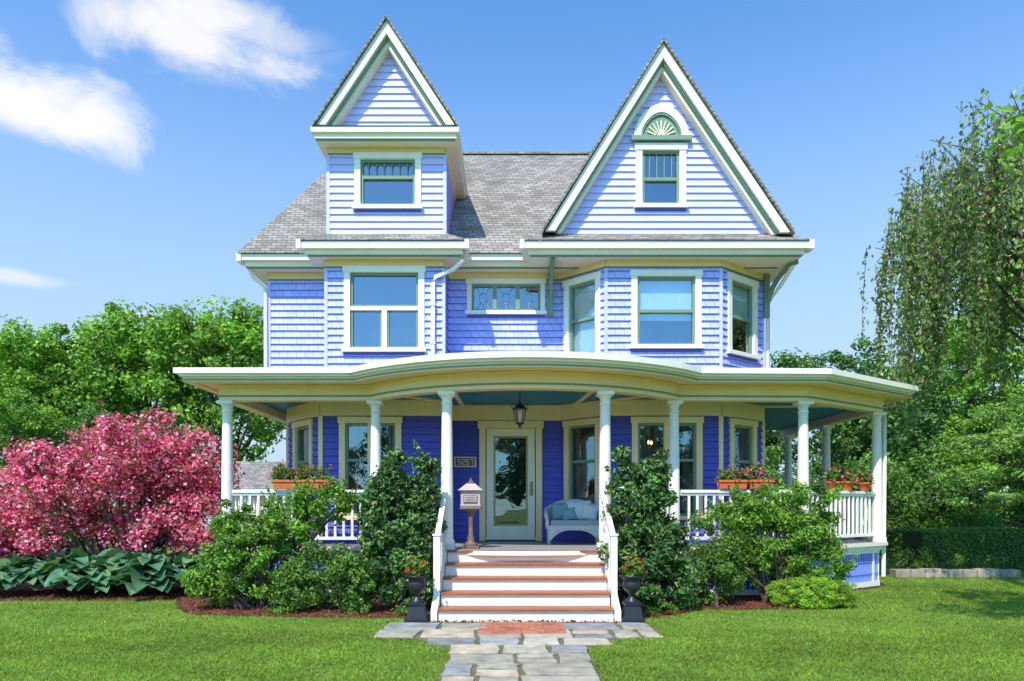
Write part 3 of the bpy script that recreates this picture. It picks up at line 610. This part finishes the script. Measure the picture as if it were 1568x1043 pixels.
# ---------------------------------------------------------------- ground
g=MB([]); g.add([(-400,-400,0),(400,-400,0),(400,400,0),(-400,400,0)],[(0,1,2,3)],'lawn'); g.build('ground',recalc=False)
bx=[-16,-9,-5.5,-5.0,-4.5,-3,-1.1,-1.09,1.46,1.47,1.95,2.8,5.2,5.45,6.2,7.15]
by=[11.2,11.1,11.2,10.2,9.68,9.50,9.4,9.0,9.0,9.35,9.4,10.15,10.3,11.2,12.4,13.0]
vs=[];fs=[]; rr=random.Random(1)
xx=np.linspace(-16,7.15,160)
for i,x in enumerate(xx):
    y=np.interp(x,bx,by)+.05*math.sin(x*7)+.04*rr.random(); vs+=[(x,y,.004),(x,14.5,.004)]
    if i: fs.append((2*i-2,2*i,2*i+1,2*i-1))
b=MB([]); b.add(vs,fs,'mulch')
rng=np.random.default_rng(5)
b.build('mulch_bed',recalc=False)
n=11000; X=rng.uniform(-9,7,n);Y=np.interp(X,bx,by)-.03+rng.uniform(0,1.2,n)**1.3; Z=rng.uniform(.006,.035,n)
np_mesh('mulch_chips',[leaf_part(np.stack([X,Y,Z],1),rng.normal(size=(n,3))*.5+UP,rng.uniform(.02,.06,n),.5,palette(n,[((.22,.08,.045),2),((.30,.12,.07),1),((.10,.045,.025),1)],rng),rng)],['petal'])
def halfw(y):
    if y>9.3: return 0
    if y>8.15: return 1.72-.12*max(0,y-8.6)
    if y>7.1: return .73+.97*((y-7.1)/1.05)**2.2
    return .73
pm=MB([]); ys=np.linspace(-6,9.06,140); vs=[];fs=[]
for i,y in enumerate(ys):
    h=halfw(y)+.02; vs+=[(.07-h,y,.005),(.07+h,y,.005)]
    if i: fs.append((2*i-2,2*i-1,2*i+1,2*i))
pm.col=(.15,.15,.07); pm.add(vs,fs,'stone'); rr=random.Random(23)
scol=[(.40,.35,.27),(.31,.30,.28),(.46,.37,.26),(.27,.265,.25),(.48,.42,.32),(.40,.30,.21),(.35,.32,.24)]
def stone(x0,x1,y0,y1,m='stone',h=.022,j=.03):
    P=[(x0,y0),((x0+x1)/2,y0),(x1,y0),(x1,(y0+y1)/2),(x1,y1),((x0+x1)/2,y1),(x0,y1),(x0,(y0+y1)/2)]
    P=[(a+rr.uniform(-j,j),b+rr.uniform(-j,j)) for a,b in P]; cx=sum(p[0] for p in P)/8;cy=sum(p[1] for p in P)/8; hh=h+rr.uniform(-.005,.005)
    Q=[(cx+(a-cx)*.965,cy+(b-cy)*.965) for a,b in P]
    vs=[(*p,.006) for p in P]+[(*p,hh-.005) for p in P]+[(*p,hh) for p in Q]
    fs=[(i,(i+1)%8,8+(i+1)%8,8+i) for i in range(8)]+[(8+i,8+(i+1)%8,16+(i+1)%8,16+i) for i in range(8)]+[tuple(range(16,24))]
    pm.add(vs,fs,m)
y=-6.0
def colr():
    c=rr.choice(scol); k=rr.uniform(.85,1.15); pm.col=(c[0]*k,c[1]*k,c[2]*k)
while y<9.0:
    hh=rr.uniform(.34,.62); y1=min(y+hh,9.05)
    if y1-y<.12: break
    h=halfw((y+y1)/2); x=.07-h; xe=.07+h
    while x<xe-.05:
        w=rr.uniform(.30,.85); x1=min(x+w,xe)
        if xe-x1<.2: x1=xe
        g_=.026
        if x1-x<.5 and y1-y>.45 and rr.random()<.6:
            ym=y+(y1-y)*rr.uniform(.4,.6); colr(); stone(x+g_,x1-g_,y+g_,ym-g_,j=.02); colr(); stone(x+g_,x1-g_,ym+g_,y1-g_,j=.02)
        else: colr(); stone(x+g_,x1-g_,y+g_,y1-g_,j=.022)
        x=x1
    y=y1
for r in range(7):
    for c in range(6):
        k=rr.uniform(.8,1.2); pm.col=(.44*k,.16*k,.09*k); xx0=-.42+.18*c+(.09 if r%2 else 0); 
        stone(xx0+.005,min(xx0+.175,.66),8.16+.115*r,8.16+.115*r+.107,'brickp',.034,.004)
pm.col=(1,1,1); pm.build('flagstone_path',recalc=False)
def grass(n,x0,x1,y0,y1,seed,hs=1.0):
    rng=np.random.default_rng(seed); X=rng.uniform(x0,x1,n);Y=y0+(y1-y0)*rng.random(n)
    hw=np.array([halfw(v) for v in np.linspace(0,14,400)]); h=np.interp(Y,np.linspace(0,14,400),hw)
    ed=np.interp(X,bx,by,right=60)+.05*np.sin(X*7); keep=(np.abs(X-.07)>h-.03+rng.normal(0,.03,n))&(Y<ed+rng.normal(.02,.03,n)); X=X[keep];Y=Y[keep];n=len(X)
    cl=.5+.5*np.sin(X*9+np.sin(Y*7)*2)*np.sin(Y*11+X*4)
    H=hs*rng.uniform(.014,.034,n)*(.75+.5*cl); W=rng.uniform(.003,.006,n)*1.5; a=rng.uniform(0,6.28,n); lean=rng.uniform(0,.03,(n,2))*rng.choice([-1,1],(n,2))
    P=np.stack([X,Y,np.zeros(n)],1); d=np.stack([np.cos(a),np.sin(a),np.zeros(n)],1)*W[:,None]; tip=P+np.stack([lean[:,0],lean[:,1],H],1)
    V=np.stack([P-d,P+d,tip],1).reshape(-1,3); Q=np.arange(3*n).reshape(-1,3)
    patch=.5+.5*np.sin(X*1.3+np.sin(Y*2.1)*1.2)*np.sin(Y*1.7+X*.6)+.3*np.sin(X*5.1+Y*3)*np.sin(Y*6.3-X*2)+.25*(cl-.5); c=palette(n,[((.22,.35,.04),3),((.29,.41,.06),2),((.13,.24,.03),2),((.36,.35,.11),.8)],rng)*(0.76+.42*patch)[:,None]
    return (V,Q,0,np.repeat(c,3,axis=0),False)
np_mesh('lawn_grass',[grass(150000,-6.5,7,5.2,8.5,1),grass(100000,-8.5,10.5,8.5,13.8,2,1.15),grass(30000,7,14,8.5,16,3,1.3)],['grass'])

# ---------------------------------------------------------------- shrubs
DK=[((.05,.12,.03),3),((.085,.19,.04),3),((.16,.28,.06),1.5),((.20,.19,.06),.4)]
BR=[((.12,.26,.022),3),((.19,.35,.035),3),((.26,.44,.065),1.5),((.07,.17,.02),1)]
MD=[((.09,.20,.028),3),((.14,.27,.04),3),((.21,.34,.065),1),((.055,.13,.02),1)]
def shrub(name,lob,ncl,cr,lpc,lsz,pal,base,seed,**k): return plant(name,lob,ncl,cr,lpc,lsz,pal,base=base,seed=seed,**k)
shrub('holly_shrub',[(-1.62,10.05,.65,.60,.45,.66),(-1.85,10.1,1.4,.40,.32,.55),(-1.42,10.12,1.3,.38,.3,.5),(-1.3,10.15,2.0,.18,.15,.42),(-1.82,10.15,1.95,.24,.18,.42)],210,.15,90,.085,DK,(-1.62,10.05,0),31,lmat='glossleaf',sprays=34)
shrub('holly_shrub',[(2.0,10.05,.65,.60,.45,.66),(1.85,10.1,1.55,.38,.3,.58),(2.2,10.15,1.35,.38,.3,.5),(1.68,10.2,2.05,.18,.16,.40),(2.12,10.1,2.0,.20,.16,.38)],210,.15,90,.085,DK,(2.0,10.05,0),32,lmat='glossleaf',sprays=34)
shrub('laurel_shrub',[(-2.75,10.15,.50,.66,.42,.5),(-2.3,10.05,.5,.45,.4,.5),(-3.1,10.0,.35,.4,.3,.35)],140,.15,85,.062,MD,(-2.7,10.2,0),33,sprays=30)
shrub('forsythia_shrub',[(-3.95,10.35,.75,.70,.5,.65),(-3.4,10.4,1.3,.62,.4,.45),(-2.80,10.6,1.65,.55,.3,.28),(-4.2,10.5,1.25,.42,.3,.42),(-4.5,10.3,.45,.40,.3,.45)],235,.15,80,.07,BR,(-3.8,10.4,0),34,stems=40,crv=(.45,1.4),sprays=90)
shrub('forsythia_shrub',[(4.3,10.95,1.0,.85,.45,.62),(4.0,11.0,1.45,.6,.35,.45),(4.8,11.0,1.55,.48,.35,.45),(3.5,11.0,1.35,.5,.3,.35),(4.9,10.9,.6,.5,.3,.45),(3.7,10.95,.6,.4,.3,.4)],245,.15,80,.07,BR,(4.2,10.95,0),35,stems=40,crv=(.45,1.4),sprays=90)
shrub('azalea_shrub',[(3.0,10.6,.5,.58,.4,.48),(3.35,10.75,.85,.4,.3,.35)],100,.14,85,.058,MD,(3.1,10.6,0),36,sprays=20)
shrub('boxwood_shrub',[(4.65,10.62,.16,.64,.45,.30)],400,.07,110,.03,[((.25,.43,.03),3),((.34,.52,.05),2),((.18,.33,.03),1)],(4.65,10.62,0),37,trunk_r=.012,fill=.75)
shrub('groundcover_plants',[(-2.2,9.75,.08,.25,.12,.10),(-3.3,9.8,.1,.3,.12,.14),(-1.45,9.6,.1,.2,.1,.16),(2.1,9.65,.1,.25,.1,.14)],40,.08,60,.04,MD,(-2.2,9.8,0),38,trunk_r=.004,stems=3)
def hostas():
    rng=np.random.default_rng(8); V=[];Q=[];C=[];o=0
    pl=[(-8.5+.60*i+rng.uniform(-.1,.1),11.62+rng.uniform(-.1,.2)+.4*(i%2)) for i in range(6)]+[(-8.8+.8*i,12.5) for i in range(5)]+[(-9.3,11.6),(-9.9,11.8)]
    for (px,py) in pl:
        sc=rng.uniform(1.05,1.35); k0=rng.uniform(.85,1.15)
        for j in range(80):
            a=rng.uniform(0,2*math.pi); rad=rng.uniform(.02,.5)*sc; el=(1-rad/.55/sc)
            L=.235*sc*rng.uniform(.7,1.15);W=.11*sc*rng.uniform(.85,1.25); base=np.array([px+rad*.85*math.cos(a),py+rad*.85*math.sin(a),.14+.38*el*sc+rng.uniform(0,.12)])
            dr=np.array([math.cos(a),math.sin(a),0]);sd=np.array([-math.sin(a),math.cos(a),0]); c=np.array([.085,.20,.10])*k0*rng.uniform(.65,1.4)
            if rng.random()<.25: c=np.array([.17,.30,.13])
            ns=8;droop=rng.uniform(.15,.65); tw=rng.normal(0,.3)
            for i in range(ns):
                t=i/(ns-1); w=W*max(.01,math.sin(math.pi*t**.62))**.7; p=base+dr*L*t+UP*(L*(.25*t-droop*1.2*t*t)); 
                for s,zz in ((-1,.3),(-.5,.02),(0,-.06),(.5,.02),(1,.3)): V.append(p+sd*w*s+UP*(w*zz+tw*w*s)); C.append(c*(1.0+.12*(i%2)))
            for i in range(ns-1):
                for q in range(4): b0=o+i*5+q; Q.append((b0,b0+1,b0+6,b0+5))
            o+=ns*5
    np_mesh('hosta_plants',[(np.array(V),np.array(Q),0,np.array(C),True)],['glossleaf'])
hostas()
PK=[((.80,.13,.25),3),((.88,.27,.39),3),((.58,.05,.13),2),((.92,.50,.58),.9)]
plant('crabapple_tree',[(-7.6,13.0,1.9,1.6,1.2,1.1),(-6.3,13.0,1.7,1.1,1.0,1.05),(-8.7,12.8,1.5,1.2,1.0,1.1),(-7.0,12.9,2.5,1.2,.9,.8),(-5.9,12.9,2.4,.65,.6,.55),(-9.6,12.8,1.0,.8,.8,.7),(-5.6,12.8,1.3,.6,.6,.7),(-9.0,13,2.3,.7,.6,.4)],290,.24,60,.07,[((.14,.26,.05),2),((.26,.07,.05),3)],base=(-7.4,13.0,0),seed=41,flower=(2.0,PK,.072,'petal'),stems=80,trunk_r=.045,flat=.6,crv=(.4,1.4),sprays=70)
# ---------------------------------------------------------------- trees
def base_tree(name,seed,pal,h=10,cr=4.0,ncl=230,lpc=85,ls=.21,clr=.60,low=2.0,loc=(0,0,0)):
    rr=random.Random(seed); lob=[(0,0,(h+low)/2+.4,cr*.70,cr*.70,(h-low)/2*.90)]
    for k in range(10):
        a=rr.uniform(0,6.28); z=rr.uniform(low+1.2,h-1.4); r=cr*(.6 if z<h*.7 else .38); lob.append((r*math.cos(a),r*math.sin(a),z,cr*rr.uniform(.24,.42),cr*rr.uniform(.24,.42),rr.uniform(.9,1.7)))
    return plant(name,lob,ncl,clr,lpc,ls,pal,base=(0,0,0),seed=seed,aspect=.6,trunk_r=.26,stems=30,loc=loc,forked=True,zmin=1.0,crv=(.5,1.4))
LG=[((.19,.36,.035),3),((.27,.46,.06),3),((.13,.26,.03),2)]
DG=[((.08,.18,.04),3),((.12,.25,.05),3),((.17,.30,.06),1)]
def inst(o,loc,s,rz,sz=None):
    c=bpy.data.objects.new(o.name.split('.')[0],o.data); scene.collection.objects.link(c); c.location=loc; c.scale=(s,s,sz or s); c.rotation_euler=(0,0,rz); return c
tA=base_tree('maple_tree',51,LG,loc=(-12.8,31,0)); tB=base_tree('oak_tree',52,DG,loc=(14.2,30,0),h=9,cr=4.3); tC=base_tree('linden_tree',53,LG,h=11,cr=4.4,loc=(22.2,33,0))
tA.scale=(1.08,1.08,1.1)
for loc,s,r,sz in (((-17.2,33,0),1.1,1.0,1.14),((-21.0,31,0),1.0,2.2,1.0),((-25.2,33,0),1.05,3.0,1.0),((-30,31,0),1.15,4.1,1.05),((-9.4,38,0),1.0,5,1.15),
                   ((31.5,34,0),1.2,1.2,1.25),((18.6,26.5,0),.6,3.3,.55)): inst(tA,loc,s,r,sz)
for loc,s,r,sz in (((-15.0,27,0),.72,1.3,.62),((-23.5,26,0),.8,2.3,.66),((18.4,32,0),.9,2.0,.92),((11.0,34,0),.9,4.0,.95)): inst(tB,loc,s,r,sz)
for loc,s,r,sz in (((26.8,35,0),1.15,2.0,1.3),((-19.0,26,0),.66,.9,.55),((23.5,27,0),.62,5.1,.55)): inst(tC,loc,s,r,sz)
for i,(x,y) in enumerate(((-26,-24),(-15,-22),(-6.5,-26),(3,-23),(12,-25),(22,-22))): inst(tB,(x,y,0),1.15,i*1.1,1.0)
us=plant('shrubbery',[(0,0,1.3,1.6,1.3,1.3),(1.2,.2,1.0,1.1,1.0,1.0),(-1.2,0,1.2,1.1,1.0,1.1)],120,.42,75,.14,MD,base=(0,0,0),seed=61,stems=12,trunk_r=.04,loc=(-13.5,18,0))
for i,(x,y,s) in enumerate(((-15,22,1),(-17.8,21,1.1),(-21,20,1.2),(-24,21,1.1),(-13.0,26.5,1.0),(9.6,21.5,1.25),(12.6,22.5,1.3),(15.4,21.5,1.1),(19.5,23,1.5),(22.8,21,1.2),(8.6,25,1.5),(-5.6,27,1.3),(12.6,18.9,.6))): inst(us,(x,y,0),s,i*1.7)
plant('dogwood_tree',[(14.6,19,4.2,1.5,1.3,.5),(13.6,19,3.3,1.8,1.4,.35),(15.4,19,3.1,1.9,1.4,.4),(14.2,18.8,2.4,2.2,1.4,.3),(15.8,19,1.8,1.6,1.3,.35),(13.4,18.8,1.7,1.2,1,.25)],190,.38,85,.12,[((.24,.40,.08),3),((.33,.50,.13),2),((.14,.27,.05),1)],base=(14.6,19,0),seed=71,forked=True,trunk_r=.11,stems=30,flat=.35,upb=.9)
plant('young_maple_tree',[(5.9,6.2,5.3,1.1,1.0,.8),(7.4,5.8,5.4,1.4,1.4,1.1),(6.4,6.6,6.6,.9,.9,.7)],110,.33,70,.13,LG,base=(7.6,5.5,0),seed=72,forked=True,trunk_r=.12,stems=24)
def birch():
    rng=np.random.default_rng(9); T=np.array([10.3,11.9,0]); rc,zc,hz=3.9,5.0,4.5; tubes=[]
    trunk=[T+np.array([.15*math.sin(t*3),.1*math.cos(t*2),8.8*t]) for t in np.linspace(0,1,9)]; tubes.append((trunk,[.2*(1-.8*t) for t in np.linspace(0,1,9)]))
    P=[];TT=[];CB=[]
    for k in range(165):
        a=rng.uniform(0,2*math.pi); r=rc*rng.random()**.5*rng.uniform(.8,1.04); irr=1+.12*math.sin(3*a+1)+.08*math.sin(7*a); r*=irr; z=zc+hz*math.sqrt(max(.02,1-(r/(rc*1.15))**2))*rng.uniform(.66,1.0)
        end=np.array([T[0]+r*math.cos(a),T[1]+r*math.sin(a),z-.25]); st=trunk[rng.integers(3,8)]; 
        mid=(st+end)/2+np.array([0,0,.45+.25*r/rc]); tubes.append(([st,mid*.5+st*.5+UP*.1,mid,(mid+end)/2+UP*.12,end],[.045,.035,.022,.014,.007]))
        bb=rng.uniform(.65,1.3)
        for q in range(10):
            f=rng.uniform(.35,1.0); s=(mid*(1-f)+end*f if f>.5 else st*(1-f)+mid*f)+rng.normal(0,.12,3); Ls=rng.uniform(.4,2.3)*(1+.7*(r/rc)); drift=rng.normal(0,.10,2)+np.array([math.cos(a),math.sin(a)])*.12
            n=int(Ls/.034); t=np.linspace(0,1,n); pts=s+np.stack([drift[0]*t**.5+.03*np.sin(t*9+q),drift[1]*t**.5+.03*np.cos(t*8+q),-Ls*t],1)
            if q%2==0: tubes.append(([pts[0],pts[n//2],pts[-1]],[.007,.005,.002]))
            P.append(pts+rng.normal(0,.045,pts.shape)); TT.append(np.tile([0,0,-1.0],(n,1))+rng.normal(0,.6,(n,3))); CB.append(np.full(n,bb))
    P=np.concatenate(P);TT=np.concatenate(TT);CB=np.concatenate(CB);keep=P[:,2]>2.6;P=P[keep];TT=TT[keep];CB=CB[keep];n=len(P)
    c=palette(n,[((.20,.32,.07),3),((.28,.40,.10),2),((.33,.26,.15),1.6),((.13,.23,.05),2)],rng)*CB[:,None]
    Nn=np.cross(nrm(TT),nrm(rng.normal(size=(n,3))))
    np_mesh('weeping_birch_tree',[leaf_part(P,Nn,rng.uniform(.06,.12,n),.6,c,rng,0,T=TT),tubes_part(tubes,1,4)],['leaf','bark'])
birch()
def hedge():
    rng=np.random.default_rng(10); n=42000; x0,x1,y0,y1,h=9.9,22,16.4,17.4,.95
    X=rng.uniform(x0,x1,n);f=rng.random(n)<.5
    Y=np.where(f,y0+rng.normal(0,.035,n),rng.uniform(y0,y1,n));Z=np.where(f,rng.uniform(.03,h,n),h+rng.normal(0,.03,n)); Z+=np.where(f,0,.03*np.sin(X*2.3))
    N=np.where(f[:,None],np.array([0,-1,.3]),np.array([0,0,1.0]))+rng.normal(size=(n,3))*.5
    b=MB([]); b.box(x0+.03,x1,y0+.04,y1-.04,0,h-.03,'core'); V=np.array(b.v);Q=np.array(b.f)
    np_mesh('clipped_hedge',[leaf_part(np.stack([X,Y,Z],1),N,rng.uniform(.03,.07,n),.6,palette(n,[((.10,.22,.04),3),((.15,.30,.05),2)],rng),rng,0),(V,Q,1,np.full((8,3),.03),False)],['leaf','core'])
hedge()
b=MB([]); rr=random.Random(4); x=8.3
while x<10.6:
    w=rr.uniform(.28,.5); k=rr.uniform(.8,1.15); b.col=(.40*k,.33*k,.27*k); b.box(x,x+w-.015,14.75,15.0,0,.17+rr.uniform(-.01,.02),'stone'); x+=w
b.build('low_stone_wall',None,.012)
plant('perennial_border',[(9.0,15.4,.25,.8,.3,.28),(10.3,15.5,.25,.9,.3,.25),(8.2,15.6,.3,.5,.3,.35)],60,.16,60,.06,MD,base=(9,15.4,0),seed=77,trunk_r=.006,stems=6)
ga=empty('neighbor_garage'); b=MB([])
b.box(-11.0,-7.6,24,28,0,2.1,'siding'); b.add([(-11.3,23.7,2.1),(-7.3,23.7,2.1),(-7.6,26,3.25),(-11.0,26,3.25),(-11.3,28.3,2.1),(-7.3,28.3,2.1)],[(0,1,2,3),(4,5,2,3),(0,3,4),(1,5,2)],'roof')
b.box(-11.3,-7.3,23.64,23.70,2.0,2.12,'ivory'); b.box(-10.3,-8.3,23.95,24.0,.02,1.9,'ivory'); b.build('walls_and_roof',ga)
lf=empty('lattice_fence'); b=MB([])
for i in range(13): b.box(-6.5+.1*i,-6.45+.1*i,13.95,13.98,.1,.85,'lattice')
b.box(-6.55,-5.2,13.93,13.99,.85,.92,'ivory'); b.box(-6.55,-5.2,13.93,13.99,.03,.1,'ivory'); b.build('slats',lf)

# ---------------------------------------------------------------- world and light
w=bpy.data.worlds.new('World'); scene.world=w; w.use_nodes=True; nt=w.node_tree; N=nt.nodes; L=nt.links; N.clear()
EL,AZ=52,22
sky=N.new('ShaderNodeTexSky'); sky.sky_type='NISHITA'; sky.sun_disc=False; sky.sun_elevation=math.radians(EL); sky.sun_rotation=math.radians(180+AZ); sky.air_density=1.0; sky.dust_density=.5; sky.ozone_density=2.0
tc=N.new('ShaderNodeTexCoord'); sep=N.new('ShaderNodeSeparateXYZ'); L.new(tc.outputs['Generated'],sep.inputs[0])
gain=N.new('ShaderNodeVectorMath'); gain.operation='MULTIPLY'; gain.inputs[1].default_value=(.92,1.62,2.15); L.new(sky.outputs[0],gain.inputs[0])
hz=N.new('ShaderNodeMapRange'); hz.interpolation_type='SMOOTHSTEP'; hz.inputs['From Min'].default_value=.66; hz.inputs['From Max'].default_value=.06; hz.inputs['To Min'].default_value=0; hz.inputs['To Max'].default_value=.92; L.new(sep.outputs[2],hz.inputs['Value'])
# horizon haze limited to the north, shaped to weaken ambient light on the facade
nh=N.new('ShaderNodeMapRange'); nh.inputs['From Min'].default_value=-.15; nh.inputs['From Max'].default_value=.35; L.new(sep.outputs[1],nh.inputs['Value'])
hm=N.new('ShaderNodeMath'); hm.operation='MULTIPLY'; L.new(hz.outputs[0],hm.inputs[0]); L.new(nh.outputs[0],hm.inputs[1])
mc=N.new('ShaderNodeMix'); mc.data_type='RGBA'; L.new(hm.outputs[0],mc.inputs['Factor']); L.new(gain.outputs[0],mc.inputs[6]); mc.inputs[7].default_value=(4.1,5.2,6.4,1)
bg=N.new('ShaderNodeBackground'); bg.inputs['Strength'].default_value=.14; L.new(mc.outputs[2],bg.inputs['Color'])
bc=N.new('ShaderNodeBackground'); bc.inputs['Color'].default_value=(1,1,1,1); bc.inputs['Strength'].default_value=1.0
ns=N.new('ShaderNodeTexNoise'); ns.inputs['Scale'].default_value=8; ns.inputs['Detail'].default_value=9; ns.inputs['Roughness'].default_value=.58; ns.inputs['Distortion'].default_value=.4
mp=N.new('ShaderNodeMapping'); mp.inputs['Scale'].default_value=(1,1,1.7); L.new(tc.outputs['Generated'],mp.inputs[0]); L.new(mp.outputs[0],ns.inputs['Vector'])
cur=None
for c,r,amp in (((-.375,.765,.527),(.12,.12,.035),.95),((-.535,.727,.435),(.105,.12,.040),1),((-.30,.78,.545),(.09,.1,.02),.6),((-.57,.78,.262),(.06,.07,.009),.6),((-.455,.84,.235),(.025,.05,.008),.5)):
    s=N.new('ShaderNodeVectorMath'); s.operation='SUBTRACT'; L.new(tc.outputs['Generated'],s.inputs[0]); s.inputs[1].default_value=c
    m=N.new('ShaderNodeVectorMath'); m.operation='MULTIPLY'; L.new(s.outputs[0],m.inputs[0]); m.inputs[1].default_value=tuple(1/v for v in r)
    l=N.new('ShaderNodeVectorMath'); l.operation='LENGTH'; L.new(m.outputs[0],l.inputs[0])
    ma=N.new('ShaderNodeMath'); ma.operation='MULTIPLY_ADD'; L.new(ns.outputs['Fac'],ma.inputs[0]); ma.inputs[1].default_value=-3.0; L.new(l.outputs['Value'],ma.inputs[2])
    mr=N.new('ShaderNodeMapRange'); mr.interpolation_type='SMOOTHSTEP'; mr.inputs['From Min'].default_value=-.15; mr.inputs['From Max'].default_value=-1.25; mr.inputs['To Min'].default_value=0; mr.inputs['To Max'].default_value=amp
    L.new(ma.outputs[0],mr.inputs['Value'])
    if cur is None: cur=mr.outputs[0]
    else:
        mm=N.new('ShaderNodeMath'); mm.operation='MAXIMUM'; L.new(cur,mm.inputs[0]); L.new(mr.outputs[0],mm.inputs[1]); cur=mm.outputs[0]
mx=N.new('ShaderNodeMixShader'); L.new(cur,mx.inputs[0]); L.new(bg.outputs[0],mx.inputs[1]); L.new(bc.outputs[0],mx.inputs[2])
ow=N.new('ShaderNodeOutputWorld'); L.new(mx.outputs[0],ow.inputs[0])
sl=bpy.data.lights.new('sun','SUN'); sl.energy=5.0; sl.angle=math.radians(.5); sl.color=(1,.96,.88)
so=bpy.data.objects.new('sun',sl); scene.collection.objects.link(so); so.rotation_euler=(math.radians(90-EL),0,math.radians(-AZ)); so.location=(-5,-5,15)
cam=bpy.data.cameras.new('camera'); co=bpy.data.objects.new('camera',cam); scene.collection.objects.link(co)
co.location=(0,0,1.55); co.rotation_euler=(math.radians(90),0,0); cam.sensor_width=36; cam.lens=36*1045/1568; cam.shift_y=(775-521.5)/1568; cam.clip_end=2000
scene.camera=co
scene.view_settings.view_transform='Standard'; scene.view_settings.look='None'; scene.view_settings.exposure=0
